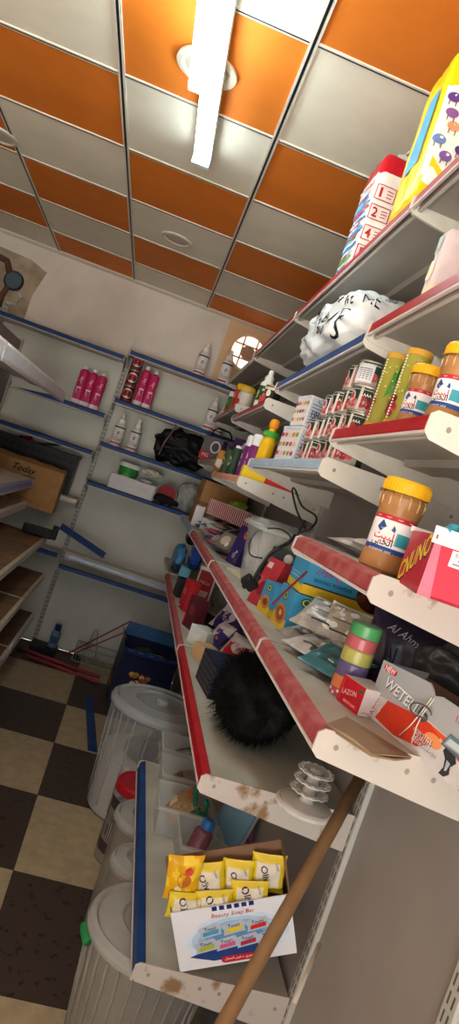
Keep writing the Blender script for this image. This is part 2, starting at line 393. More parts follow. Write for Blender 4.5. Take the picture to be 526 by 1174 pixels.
rshelf('dark blue edged shelf holding the lettered white bag', Y1+.004, Y2-.14, ZB2, BLUE_RAIL)
rshelf('red edged shelf under the green and black bottle', Y2+.004, Y3-.13, ZC2, RED_RAIL)
rshelf('red edged shelf under the yellow capped jars by the back wall', Y3-.11, Y4, ZD2, RED_RAIL, near=True)
rshelf('bright red edged shelf under the brown jars and popping cylinders', .985, Y1-.004, ZL6, RED_RAIL)
rshelf('pale blue edged shelf under the tomato cans', Y1+.004, Y2-.12, ZS3, LBLUE_RAIL)
rshelf('peach edged shelf under the spray cans', Y2+.004, Y3-.14, ZP3, PEACH_RAIL)
rshelf('grey shelf under the hanging packets near the back wall', Y3-.10, Y4, ZG4, GREY_METAL)
rshelf('dusty red edged shelf under the big yellow lidded jar', Y0, Y1-.004, ZL5, PINK_RAIL, worn=WORN_METAL)
rshelf('dusty red edged shelf under the razor box', Y0, Y1-.004, ZL4, PINK_RAIL, worn=WORN_METAL)
rshelf('dusty red edged shelf under the black router and clear tub', Y1+.004, Y2-.004, ZL4, PINK_RAIL)
rshelf('dusty red edged shelf under the heap of sachets', Y2+.004, Y3-.004, ZL4, PINK_RAIL)
rshelf('pale blue edged shelf at the far end of the sachet heap', Y3+.004, Y4-.1, ZL4, LBLUE_RAIL)
rshelf('bright red edged shelf under the black hair bundle', Y1+.004, Y2-.10, ZL3, RED_RAIL, xf=XFL, worn=WORN_METAL)
rshelf('dusty red edged shelf under the red and blue packets', Y2-.09, Y3+.42, ZL3, PINK_RAIL, xf=XFL)
rshelf('bare white shelf end under the small blue packets', Y3+.43, Y4, ZL3, None, xf=XFL)
rshelf('blue edged bottom shelf under the soap carton', Y1+.004, Y2-.13, ZBASE, BLUE_RAIL, xf=XFL, worn=WORN_METAL, railh=.05)
def upright(mb, y, z0=HF, z1=HC-.05, x=XBK):
    mb.box(x, y-.018, z0, x+.03, y+.018, z1, mat('upright_channel', 'b9b8b2', .4, var=.05, scale=9), .002)
    pl = Plane((x, y+.018, z0), (0, -1, 0), (0, 0, 1), .036, z1-z0); o = mb._off(); z = .03
    while z < z1-z0-.05:
        for u in (.30, .70): mb.rect(pl, u-.07, z/(z1-z0), u+.07, (z+.022)/(z1-z0), SLOT, o)
        z += .032
t = thing('shelving_frame', 'tall slotted frame of the long shelving with grey back panels', 'shelving', (0, 0, 0))
for y in (.40, Y0, Y1, Y2, Y3, Y4): mb = MB(); upright(mb, y); mb.build('upright', t)
ys = [.40, Y0, Y1, Y2, Y3, Y4]
for i in range(5):
    mb = MB(); z = HF+.02
    hts = [1.33, .5, .5, .48] if i < 2 else [.46, .46, .46, .46, .46, .46]
    for h in hts: mb.box(XBK+.012, ys[i]+.02, z, XBK+.018, ys[i+1]-.02, min(z+h-.006, HC-.06), PANEL, 0); z += h
    mb.box(XBK+.019, ys[i]+.02, HF+.02, XBK+.022, ys[i+1]-.02, HC-.06, DARK, 0)
    if i == 2:
        zz = [atX(*p, XBK+.006) for p in ((327, 451), (333, 459), (331, 451), (341, 461), (344, 452), (346, 463), (355, 466))]
        mb.tube(zz, .004, DARK, 6)
    mb.build('back_panel', t)

# back wall shelving
FB = 5.2
def bshelf(label, x0, x1, z, rail, **k): return shelf(label, x1-x0, YB-.03-FB, (x0, FB, z), 0, rail, **k)
XU = -.362
bshelf('blue edged shelf just under the smooth plaster, holding two white bottles', XU+.004, .62, .722, BLUE_RAIL)
bshelf('blue edged back shelf under the dark red tins and two pink bottles', XU+.004, .70, .352, BLUE_RAIL)
bshelf('blue edged back shelf under the black bag', XU+.004, .70, .012, BLUE_RAIL)
bshelf('blue edged back shelf under the green tub', XU+.004, .70, -.292, BLUE_RAIL)
bshelf('dusty blue edged back shelf under the loose metal strips', XU+.004, .70, -.955, BLUE_RAIL)
bshelf('long blue edged shelf with nothing on it below the bare plaster', -1.345, XU-.02, .668, BLUE_RAIL)
bshelf('blue edged shelf under the three pink bottles', -1.345, XU-.02, .214, BLUE_RAIL)
bshelf('thin blue edged shelf above the black crate', -1.345, XU-.02, -.075, BLUE_RAIL)
bshelf('white shelf under the brown carton and black crate', -1.345, XU-.02, -.455, WHITE_METAL)
bshelf('blue edged shelf end behind the dusty boards', -1.345, XU-.02, -.885, BLUE_RAIL)
t = thing('shelving_frame', 'slotted upright frame and pale panels along the plastered end of the shop', 'shelving', (0, 0, 0))
for x in (XU-.008, -1.36, .72):
    mb = MB(); zt = .79; mb.box(x-.018, YB-.03, HF, x+.018, YB-.004, zt, mat('upright_channel', 'b9b8b2', .4), .002)
    pl = Plane((x-.018, YB-.03, HF), (1, 0, 0), (0, 0, 1), .036, zt-HF); o = mb._off(); z = .03
    while z < zt-HF-.04:
        for u in (.30, .70): mb.rect(pl, u-.09, z/(zt-HF), u+.09, (z+.022)/(zt-HF), SLOT, o)
        z += .034
    if x > -.5 and x < 0: mb.prism([(x-.014, YB-.03, zt), (x+.014, YB-.03, zt), (x+.014, YB-.03, zt+.07), (x+.008, YB-.03, zt+.085), (x-.008, YB-.03, zt+.085), (x-.014, YB-.03, zt+.07)], (0, .01, 0), WHITE_METAL)
    mb.build('upright', t)
for a, b in ((-1.34, XU-.03), (XU+.012, .70)): MB().box(a, YB-.022, HF+.02, b, YB-.012, .66, PANEL_P, 0).build('back_panel', t)

# aisle shelving on the other side
def lshelf(label, ya, yb, xf, z, rail, **k): return shelf(label, yb-ya, xf+1.03, (xf, ya, z), PI/2, rail, **k)
SILVER = mat('silver_label_strip', 'f2f5ff', .35, var=.05, scale=10); LAV = mat('lavender_rail', '8d95c9', .45, var=.08, scale=12)
DUSTY = mat('dusty_cream_edge', 'c9bfa8', .6, var=.1, scale=12)
lshelf('high shelf with a broad silver label strip, its grey underside showing', 2.86, 4.92, -.665, .262, SILVER, railh=.085, curl=.02, tray=K('c4c3c2'))
lshelf('high silver edged shelf cut off by the photo edge', .8, 2.84, -.665, .262, SILVER, railh=.085, curl=.02, tray=K('c4c3c2'))
lshelf('lavender edged shelf in front of the brown carton', 1.6, 4.92, -.684, -.395, LAV, railh=.055, top=K('d6ccba'))
lshelf('plain white shelf below the lavender edged one', 1.6, 4.92, -.684, -.56, K('cfc6b4'), railh=.045, top=K('d6ccba'))
lshelf('brown dusty board shelf with a bent grey end', 1.6, 4.85, -.466, -.735, DUSTY, top=GREYCARD, tray=GREY_METAL)
lshelf('brown board shelf second from the floor with rounded end', 1.6, 4.05, -.403, -1.0, DUSTY, top=GREYCARD, tray=GREY_METAL)
lshelf('brown board shelf end by the slotted upright', 4.06, 4.93, -.403, -1.0, DUSTY, top=GREYCARD)
lshelf('lowest dusty white edged shelf nearest the floor tiles', 1.6, 4.03, -.385, -1.29, WHITE_METAL, top=GREYCARD, railh=.05)
lshelf('lowest shelf end near the red sticks', 4.04, 4.93, -.385, -1.29, WHITE_METAL, top=GREYCARD, railh=.05)
t = thing('shelving_frame', 'low centre panel and posts behind the dusty aisle shelves', 'shelving', (0, 0, 0))
for y in (1.65, 2.85, 4.04, 4.90): MB().box(-1.07, y-.018, HF, -1.035, y+.018, .5, mat('upright_channel', 'b9b8b2', .4), .002).build('upright', t)
MB().box(-1.06, 1.66, HF, -1.045, 4.89, .48, PANEL, 0).build('back_panel', t)

# ------------------------------------------------------------------ camera, light
cam = bpy.data.cameras.new('camera'); co = bpy.data.objects.new('camera', cam); COL.objects.link(co)
M = Matrix((CR, CU, -CD)).transposed().to_4x4(); co.matrix_world = M
cam.sensor_fit = 'VERTICAL'; cam.sensor_height = 36; cam.lens = F_PX/1174*36; cam.clip_start = .02
SC.camera = co
w = bpy.data.worlds.new('sky'); SC.world = w; w.use_nodes = True
nt = w.node_tree; tc = nt.nodes.new('ShaderNodeTexCoord'); sx = nt.nodes.new('ShaderNodeSeparateXYZ'); rp = nt.nodes.new('ShaderNodeValToRGB')   # unseen bright paving below, added to up-light the ceiling; sky above kept dim
mr = nt.nodes.new('ShaderNodeMapRange'); mr.inputs[1].default_value = -1; mr.inputs[2].default_value = 1
nt.links.new(tc.outputs['Generated'], sx.inputs[0]); nt.links.new(sx.outputs['Z'], mr.inputs[0]); nt.links.new(mr.outputs[0], rp.inputs[0]); nt.links.new(rp.outputs[0], nt.nodes['Background'].inputs[0])
rp.color_ramp.elements[0].position = .42; rp.color_ramp.elements[0].color = (1, .93, .82, 1); rp.color_ramp.elements[1].position = .52; rp.color_ramp.elements[1].color = (.13, .14, .155, 1)
nt.nodes['Background'].inputs[1].default_value = 6.0
SC.view_settings.view_transform = 'Standard'; SC.view_settings.look = 'None'; SC.view_settings.gamma = 1; SC.view_settings.use_curve_mapping = False
SC.view_settings.exposure = 0.95
# ------------------------------------------------------------------ makers
AIS, CAM_ = -PI/2, 0.0                    # facing the aisle, facing down the shop
def N3(p, s=1.0): return noise.noise(Vector(p)*s)
def solid(name, label, cat, p, rz, w, d, h, col, art=None, bev=.0015, group=None, rx=0., ry=0., extra=None):
    m = MB(); m.box(-w/2, 0, 0, w/2, d, h, col, bev); fs = faces(w, d, h)
    for k, marks in (art or {}).items(): m.art(fs[k], marks)
    if extra: extra(m, fs)
    return tag(m.build(name, None, p, rz, rx, ry), label, cat, group)
def carton(name, label, cat, pl, pr, Z, d, ytop, col, art=None, **k):   # front lower edge given by two image points on the shelf
    c, w, rz = edge(pl, pr, Z); h = hgt(atZ(*pl, Z), ytop) if ytop > 3 else ytop
    return solid(name, label, cat, c, rz, w, d, h, col, art, **k)
def lerp_prof(P, r, h): return [(a*r, b*h) for a, b in P]
def bottle(name, label, cat, p, r, h, body, cap, P, Q, marks=(), rz=AIS, bands=(), group=None, arc=2.4, n=24, sq=0., rx=0., ry=0.):
    t = thing(name, label, cat, p, rz, rx, ry, group)
    m = MB(); m.lathe(lerp_prof(P, r, h), body, n, sq=sq)
    body_o = m.build('bottle_body', t)
    if Q: MB().lathe(lerp_prof(Q, r, h), cap, n, sq=0).build('cap', t)
    if bands or marks:
        z0, z1 = bands[0], bands[1]; m = MB(); rr = r*1.012+.0006
        if sq: rr = r*(1+.16*sq)
        m.lathe([(rr, z0*h), (rr, z1*h)], bands[2], n, sq=sq)
        S = Cyl(rr+.0004, z0*h, z1*h, 0, arc); m.art(S, marks); m.build('label', body_o)
    return t
P_SQZ = [(0, 0), (.94, 0), (1, .02), (1, .62), (.95, .66), (.62, .72), (.55, .74)]
Q_SQZ = [(.64, .715), (.64, .83), (.46, .86), (.38, .88), (.36, .975), (.24, 1), (0, 1)]
P_SLIM = [(0, 0), (.9, 0), (1, .03), (1, .80), (.92, .87), (.55, .91), (.42, .92)]
Q_SLIM = [(.46, .905), (.46, .985), (.36, 1), (0, 1)]
P_SPRAY = [(0, 0), (.95, 0), (1, .02), (1, .70), (.9, .74)]
Q_SPRAY = [(.98, .735), (1, .75), (1, .93), (.85, .985), (.5, 1), (0, 1)]
P_JAR = [(0, 0), (.86, 0), (.97, .03), (.98, .10), (.90, .24), (.89, .62), (.98, .70), (1, .80), (.86, .86), (.86, .87)]
Q_JAR = [(1.0, .85), (1.02, .86), (1.02, .97), (.97, 1), (0, 1)]
def can(name, label, p, r, h, body, marks=(), rz=AIS, top='b9b9b2', group=None, arc=3.0, rimcol=None, cat='can'):
    t = thing(name, label, cat, p, rz, group=group)
    RIM = mat('tin_rim', 'c9c7c0', .25, metal=.8, var=0)
    m = MB(); m.lathe([(0, .001), (r*.93, .001), (r*.93, 0), (r, .001), (r, .004)], RIM, 24); m.lathe([(r*.985, .003), (r*.985, h-.003)], body, 24); m.lathe([(r, h-.004), (r, h), (r*.94, h), (r*.93, h-.004), (0, h-.004)], RIM if rimcol is None else rimcol, 24)
    tin_o = m.build('tin', t)
    if marks: m = MB(); m.art(Cyl(r*.985+.0002, .005, h-.005, 0, arc), marks); m.build('label', tin_o)
    return t
def pouch_fn(w, h, th, seed, side, crimp=.06, wr=.06):
    def fn(u, v, off=0.):
        e = max(0, 1-abs(2*u-1)**2.6)**.6
        vv = (v-crimp)/(1-2*crimp); g = 0 if vv <= 0 or vv >= 1 else max(0, 1-abs(2*vv-1)**3)**.6
        f = e*g; x = (u-.5)*w*(1-.06*g); z = v*h*(1-.03*e)
        f *= 1+wr*4*N3((u*5+seed, v*6, seed*1.7)); x += w*.02*N3((v*7, seed, 3))
        return Vector((x, side*(th/2*f+.0006+off), z+h*.012*N3((u*6, seed*2.1, 9))))
    return fn
def pouch(name, label, cat, p, w, h, th, pick, marks=(), rz=AIS, rx=0., ry=0., seed=1., group=None, back=None, nu=14, nv=16, wr=.06, parent=None):
    m = MB(); f, b = pouch_fn(w, h, th, seed, -1, wr=wr), pouch_fn(w, h, th, seed, 1, wr=wr)
    pk = pick if callable(pick) else (lambda u, v: pick)
    m.grid(lambda u, v: f(u, v), nu, nv, None, True, pk); m.grid(lambda u, v: b(1-u, v), nu, nv, None, True, (lambda u, v: pk(1-u, v)) if back is None else (lambda u, v: back))
    m.art(Func(f, w, h), marks)
    if parent is not None: return m.build(name, parent, p, rz, rx, ry)
    return tag(m.build(name, None, p, rz, rx, ry), label, cat, group)
def flip(fn): return fn
def soft_pt(q, n):
    s = (abs(q.x)**n+abs(q.y)**n+abs(q.z)**n)**(-1/n); return q*s
class Soft:                                # a face of a soft bulging block (F front or R side) of size w,d,h standing on z=0
    def __init__(s, w, d, h, n, side, wr, seed): s.dm = (w, d, h); s.n = n; s.side = side; s.w = w if side == 'F' else d; s.h = h; s.curved = True; s.fine = 1; s.wr = wr; s.seed = seed
    def at(s, a, b, off):
        x, z = (2*a-1)*.985, (2*b-1)*.985; k = max(0, 1-abs(x)**s.n-abs(z)**s.n)**(1/s.n)
        q = Vector((x, -k, z)) if s.side == 'F' else Vector((k, x, z))
        return soft_place(q, s.dm, s.wr, s.seed, off+.0035)
def soft_place(q, dm, wr, seed, off=0.):
    w, d, h = dm; c = Vector((q.x*w/2, q.y*d/2, q.z*h/2)); nn = Vector((q.x/w, q.y/d, q.z/h)).normalized()
    c += nn*(wr*(N3((q.x*2.3+seed, q.y*2.3, q.z*2.3))+.5*N3((q.x*6+seed, q.y*6, q.z*6)))+off)
    return c+Vector((0, 0, h/2))
def softblock(name, label, cat, p, w, d, h, pick, rz=AIS, n=5., wr=.004, seed=1., artF=(), artR=(), cuts=13, group=None, rx=0., ry=0., extra=None, parent=None):
    if artF or artR: cuts = max(cuts, 22)
    bm = bmesh.new(); bmesh.ops.create_cube(bm, size=2); bmesh.ops.subdivide_edges(bm, edges=bm.edges[:], cuts=cuts, use_grid_fill=True)
    vs = []
    bm.verts.index_update(); bm.faces.ensure_lookup_table()
    qs = [soft_pt(v.co.copy(), n) for v in bm.verts]
    vs = [soft_place(q, (w, d, h), wr, seed) for q in qs]
    zmin = min(v.z for v in vs); vs = [v-Vector((0, 0, zmin)) for v in vs]
    m = MB(); b = 0; m.v = vs
    for f in bm.faces:
        c = sum((qs[v.index] for v in f.verts), Vector())/len(f.verts)
        m.f.append(tuple(v.index for v in f.verts)); m.m.append(m.mi(pick(c) if callable(pick) else pick)); m.sm.append(True)
    bm.free(); st = len(m.v)
    m.art(Soft(w, d, h, n, 'F', wr, seed), artF); m.layer = 0; m.art(Soft(w, d, h, n, 'R', wr, seed), artR)
    for i in range(st, len(m.v)): m.v[i].z -= zmin
    if extra: extra(m)
    if parent is not None: return m.build(name, parent, p, rz, rx, ry)
    return tag(m.build(name, None, p, rz, rx, ry), label, cat, group)
def onX(px, py, X, Z): p = atX(px, py, X); return Vector((p.x, p.y, Z+.001))
def onZ(px, py, Z): p = atZ(px, py, Z); p.z += .001; return p
def onY(px, py, Y, Z): p = atY(px, py, Y); return Vector((p.x, p.y, Z+.001))

# ================================================================== highest shelf
RED, YEL, WHT, BLU, GRN, ORG, PUR = 'c3202c', 'e6c21e', 'ecebe6', '2f7fc0', '2e8a3c', 'e07a22', '5b2f84'
def red_pick(q): return K('c01f2d', .3) if q.z > .62 or q.z < -.86 else K('e9e6e2', .3)
stripes = []
g = random.Random(3)
for i in range(34):
    v = .06+.72*i/34; c = ['3f8fc9', 'e9e6e2', '7cc0e0', '2c6fae', 'c63a40', '4f9a4a', 'e9e6e2'][g.randrange(7)]
    stripes.append(('r', .02+.25*g.random(), v, .60+.38*g.random(), v+.016+.012*g.random(), c))
nums = [('r', .0, .02, .18, .06, 'b81f2c')]; pk = nums
for ch, v in (('1', .66), ('2', .50), ('4', .33), ('5', .17)):
    pk += [('r', .06, v-.060, .47, v-.053, 'b81f2c'), ('r', .06, v+.053, .47, v+.060, 'b81f2c'), ('r', .06, v-.053, .08, v+.053, 'b81f2c'), ('r', .45, v-.053, .47, v+.053, 'b81f2c'), ('t', ch, .17, v, .05 if ch == '1' else .11, 'b81f2c', dict(bold=True, h=.075)), ('r', .29, v+.020, .42, v+.027, 'b81f2c'), ('r', .29, v-.004, .42, v+.003, 'b81f2c'), ('r', .29, v-.028, .40, v-.021, 'b81f2c')]
pk += [('e', .80, .58, .06, .03, 'd9a98a'), ('e', .78, .25, .07, .035, 'd9a98a'), ('e', .66, .10, .05, .025, 'd9a98a')]
def wisp(w, z, hh, k=5):
    def f(m):
        m.grid(lambda u, v: Vector(((u-.5)*w*(1-.35*v)+.02*N3((u*4, v*3, k)), .035*N3((u*5, v*4, k+2)), z+hh*v*(1+.25*N3((u*6, k, 1))))), 12, 5, WISP)
    return f
def wisp_placeholder(): pass
softblock('nappy_pack', 'red topped nappy pack with blue stripes and size numbers on the highest shelf', 'nappies', (XF+.10, 2.225, ZT+.002), .17, .16, .41, red_pick, n=9, wr=.004, seed=2, artF=stripes, artR=nums, ry=-.05, extra=wisp(.15, .385, .075))
def yel_pick(q): return K('e8c818', .3) if q.z > .45 or q.x < .9 or q.z < -.72 else K('efeeea', .3)
yk = [('p', [(.05, .02), (.45, .02), (.34, .12), (.06, .30)], 'e8c818')]
for u, v, c in ((.08, .66, '5c3a86'), (.14, .50, 'd99a72'), (.07, .40, '6b86c0'), (.15, .32, '7b5aa6'), (.10, .57, '8a5a9a'), (.26, .63, '5c3a86'), (.45, .60, '6b86c0'), (.33, .50, 'd99a72'), (.52, .52, 'd99a72'), (.25, .38, '5c3a86'), (.45, .36, '7b5aa6'), (.62, .42, 'd99a72'), (.7, .58, '5c3a86'), (.36, .25, '8a5a9a'), (.6, .26, 'd99a72'), (.8, .35, '6b86c0')):
    yk += [('e', u, v, .05, .028, c), ('e', u+.012, v+.012, .014, .008, 'f2efe8'), ('r', u-.03, v-.05, u-.022, v-.02, '6a5a50'), ('r', u+.02, v-.05, u+.028, v-.02, '6a5a50')]
for k in range(26): yk.append(('e', .2+.75*g.random(), .2+.52*g.random(), .006, .004, '4a4450'))
softblock('nappy_pack', 'big yellow nappy pack with purple drawings and twisted clear top, highest shelf', 'nappies', (XF+.165, 1.68, ZT+.002), .18, .32, .43, yel_pick, n=9, wr=.004, seed=5, artF=[('p', [(.30, .30), (.75, .30), (.80, .74), (.5, .74)], '4fa0cf')], artR=yk, ry=-.09, extra=wisp(.17, .40, .125, 8))

# ================================================================== second level
def letterbag():
    L = [('t', 'D', .55, .52, .085, DARK), ('t', 'B', .67, .58, .045, DARK), ('t', 'A', .79, .52, .09, DARK), ('t', 'C', .91, .52, .05, DARK), ('t', 'WE', .90, .72, .08, DARK), ('t', 'DO', .50, .78, .09, DARK), ('t', 'IVI', .68, .34, .07, DARK),
         ('t', 'MAY', .30, .62, .10, DARK, dict(rot=.9)), ('t', 'TREY', .17, .48, .11, DARK, dict(rot=1.2)), ('t', 'ARF', .40, .74, .08, DARK, dict(rot=.6)), ('t', 'S', .90, .32, .05, DARK), ('t', 'I', .46, .48, .012, DARK), ('t', 'BLE', .76, .80, .07, DARK), ('t', 'OR', .30, .36, .07, DARK, dict(rot=.8))]
    R_ = [('t', 'ME', .3, .7, .16, DARK), ('t', 'CAN', .6, .55, .18, DARK), ('t', 'DO', .5, .85, .12, DARK)]
    softblock('plastic_bag', 'white plastic bag printed with black letters on the dark blue edged shelf', 'bag', (XF+.11, 2.10, ZB2+.006), .58, .26, .19, mat('bag_white', 'dfe2e2', .35, var=.04, scale=5), n=3.4, wr=.024, seed=4, artF=L, artR=R_, cuts=13)
letterbag()
p = onX(487, 331, XF+.045, ZN2); p.x += .06
softblock('snack_packet', 'tall pale pink and cream packet standing on the shelf above the brown jars', 'packet', p, .035, .12, .19, lambda q: K('ecdcc0', .25) if q.z < -.3 else K('ead6d8', .25), n=8, wr=.003, seed=7, artF=[('e', .5, .5, .3, .12, 'f3e6c8'), ('p', [(.2, .7), (.8, .72), (.7, .92), (.3, .9)], '9fb0a8')])
solid('picture_box', 'white box with red berry picture beside the tall pink packet', 'box', (XF+.03, 1.04, ZN2+.001), AIS, .06, .2, .17, 'efebe6', {'F': [('r', .05, .05, .95, .55, 'a3203a'), *[('e', .12+.76*g.random(), .1+.4*g.random(), .07, .035, ['c73a52', '7d1730', 'd86a78'][g.randrange(3)]) for _ in range(22)], ('t', 'Za', .6, .75, .4, DARK)]})

# ================================================================== brown jars and cylinders
TAHINI = mat('tahini_paste', 'a8794a', .35, var=.06, scale=8, coat=.6); LID = K('eeb422', .35)
def jar(label, p, r, h, rz, sm=1.):
    t = thing('spread_jar', label, 'jar', p, rz)
    m = MB(); m.lathe(lerp_prof(P_JAR, r, h), TAHINI, 36)
    for k in range(14): a = 2*PI*k/14; m.tube([(r*.955*math.cos(a), r*.955*math.sin(a), h*.70), (r*1.0*math.cos(a), r*1.0*math.sin(a), h*.78), (r*.92*math.cos(a), r*.92*math.sin(a), h*.84)], r*.05, mat('clear_neck', 'c9a878', .15, var=0, coat=.5), 6)
    jar_o = m.build('jar_body', t)
    m = MB(); m.lathe(lerp_prof(Q_JAR, r, h), LID, 44)
    for k in range(44): a = 2*PI*k/44; m.box(-.0011, -.0008, 0, .0011, .0008, h*.10, LID, 0); M = Matrix.Translation((r*1.021*math.cos(a), r*1.021*math.sin(a), h*.862)) @ Matrix.Rotation(a+PI/2, 4, 'Z'); m.move(M, len(m.v)-8)
    m.build('lid', t)
    S = Cyl(r*.905, h*.17, h*.60, 0, 2.9); m = MB()
    m.rect(S, 0, 0, 1, 1, 'e9e7e8'); m.rect(S, 0, 0, 1, .22, '2d4c8e'); m.rect(S, 0, .88, 1, 1, 'b92a3a'); m.rect(S, .70, .3, 1, .62, '3f9aa8')
    m.poly(S, [(.34, .66), (.42, .86), (.50, .72), (.60, .66), (.62, .78), (.66, .70), (.66, .60), (.56, .56), (.42, .56)], '2a4a86')
    m.text(S, arabic('شبيب'), .49, .665, .14, 'dfe6f2', True); m.text(S, arabic('لبيت'), .50, .46, .34, 'd02a33', True); m.text(S, arabic('الخهي'), .50, .29, .36, '30303a', True)
    m.text(S, 'ALTAHAWI 100G', .5, .11, .40, 'dfe3ee', hmax=.08)
    for k in range(5): m.text(S, 'NABIT', .12+.19*k, .94, .09, 'f2dcdc')
    m.build('label', jar_o); return t
p = onX(478, 468, XF+.055, ZL6); jar('clear necked brown spread jar beside the popping cylinders', p, wid(p, 19), .118, -PI/2+.5)
p = onX(512, 470, XF+.06, ZL6); jar('brown spread jar partly beyond the photo edge on the bright red edged shelf', p, wid(p, 23), .138, -PI/2+.5)
p = onZ(434, 655, ZL5); jar('big yellow lidded brown spread jar standing beside the red pink sweets tray', p, wid(p, 26.5), .160, -PI/2+.85)
CYLG = mat('popping_tin', '98943c', .3, var=.08, scale=18)
def cyltin(label, px, py, top):
    p = onX(px, py, XF+.045, ZL6); r = wid(p, 15); h = hgt(p, top); t = thing('snack_cylinder', label, 'can', p, -PI/2+.5)
    MB().lathe([(0, 0), (r, 0), (r*1.03, .003), (r*1.03, .010), (r, .012), (r, h-.012)], [K('c99a3a', .3)]*4+[CYLG], 30).build('tube_body', t)
    m = MB(); S = Cyl(r+.0003, .012, h-.012, 0, 4.4)
    for k in range(60): m.ell(S, g.random(), .35+.6*g.random(), .012, .012, ['d9cf74', '8f9a2e', 'e6dc96'][k % 3], 8)
    m.poly(S, [(.2, .45), (.36, .62), (.40, .95), (.26, .9), (.16, .7)], '3f8a3a'); m.poly(S, [(.62, .4), (.78, .55), (.8, .85), (.66, .8)], '4d9440')
    for k in range(14): m.ell(S, .28+.3*g.random(), .08+.26*g.random(), .035, .055, ['8f2530', '6f1a26', 'b2434a'][k % 3], 10)
    for k in range(22): m.rect(S, .47, .02+.044*k, .50, .042+.044*k, 'f0efe8')
    m.text(S, 'POPS', .30, .5, .16, 'c3303a', True); m.build('label', t)
    MB().lathe([(r, h-.012), (r*1.03, h-.011), (r*1.03, h-.004), (r, h), (r*.9, h), (r*.88, h-.004), (0, h-.004)], [K('c99a3a', .3)]*4+[K('d8c98a', .3)]*2, 30).build('end_lid', t)
cyltin('green and gold snack cylinder next to the tomato cans on the bright red edged shelf', 437, 474, 409)
cyltin('green and gold snack cylinder next to the clear necked brown jar', 459, 471, 404)

# ================================================================== tomato cans, cartons, yellow bottle
GREENCAN = mat('green_can_print', '22382a', .35, var=.1, scale=16)
def tom(label, p, r, h, sticker=False, rz=AIS):
    mk = [('r', 0, 0, 1, .42, 'a89c90'), ('e', .22, .38, .12, .26, 'a8303c'), ('e', .36, .30, .10, .22, 'b94a50'), ('e', .55, .36, .11, .26, 'a8303c'), ('e', .70, .30, .09, .2, '8a2430'), ('e', .82, .38, .08, .2, 'b94a50'),
          ('e', .27, .60, .10, .24, 'c9c0b8'), ('e', .27, .62, .06, .16, 'b13a48'), ('r', .46, .0, .52, 1, 'cfcac2'), ('r', .02, .90, .98, .94, 'b8b2a6'), ('t', 'LAAA', .60, .70, .2, 'e4e0d6', dict(bold=True))]
    if sticker: mk += [('r', .42, .1, .80, .95, 'dcdfe4')]+[('r', .46, .25+.09*k, .76, .29+.09*k, '6c7482') for k in range(6)]
    return can('tomato_can', label, p, r, h, GREENCAN, mk, rz)
grp = 'tomato paste cans stacked on the pale blue edged shelf'
for row in range(4):
    n = [5, 5, 4, 3][row]
    for k in range(n):
        r, h = .040, .0625; y = 1.580+.0845*k+(.0 if row < 3 else .02)
        if row == 3 and k == 2: continue
        word = ['lowest', 'second', 'third', 'topmost'][row]; nth = ['nearest the bracket', 'second from the bracket', 'third from the bracket', 'fourth from the bracket', 'fifth from the bracket', 'beside the drink packs'][k]
        tom('%s tomato can in the %s row, %s' % ('white stickered' if (row, k) in ((3, 0), (2, 3)) else 'green', word, nth), (XF+.062+.003*((k*7+row*5) % 3), y, ZS3+.0012+row*.0632), r, h, (row, k) in ((3, 0), (2, 3)), AIS+.45+.2*((k+row) % 3))
def pack(label, y, z, w=.10, d=.11, h=.105):
    dots = []
    for r_ in range(3):
        for c in range(5): dots += [('e', .1+.2*c, .22+.27*r_, .075, .075, ['c94b5e', 'e6c9a0', 'd98a3a', '7aa04a', 'b03a52'][(c+r_*2) % 5]), ('e', .1+.2*c, .30+.27*r_, .04, .04, 'e9d8d8')]
    solid('drink_pack', label, 'carton', (XF+.02, y, z), AIS+.12, w, d, h, 'dfdcd8', {'F': dots+[('r', 0, .92, 1, 1, 'c9d0dc')], 'R': [('r', .05, .05, .95, .95, 'b9c2d0'), *[('r', .1, .12+.1*k, .9, .16+.1*k, '7d879a') for k in range(7)], ('t', arabic('بيت'), .5, .86, .5, '4a5468'), ('t', '10CC', .4, .45, .5, '30384a', dict(bold=True)), ('r', .2, .24, .8, .34, '3a3d46')]})
pack('fruit dotted drink pack on the pale blue edged shelf beside the yellow bottle', 2.12, ZS3+.001, .17, .10, .112)
pack('fruit dotted drink pack lying on top of another beside the tomato cans', 2.09, ZS3+.1145, .12, .10, .095)
p = onX(303, 521, XF+.045, ZS3)
bottle('sauce_bottle', 'yellow squeeze bottle with green neck and orange cap, first on the pale blue edge', 'bottle', p, .030, hgt(p, 481), K('e6b41c', .35), K('e88f1e', .4), [(0, 0), (.9, 0), (1, .03), (1, .42), (.8, .55), (.5, .72), (.46, .78)], [(.5, .78), (.62, .80), (.66, .9), (.5, .98), (0, 1)], [('r', .1, .1, .9, .9, '3f9a3a'), ('t', 'Lemon', .5, .5, .6, YEL)], bands=(.56, .70, K('3f9a3a')))
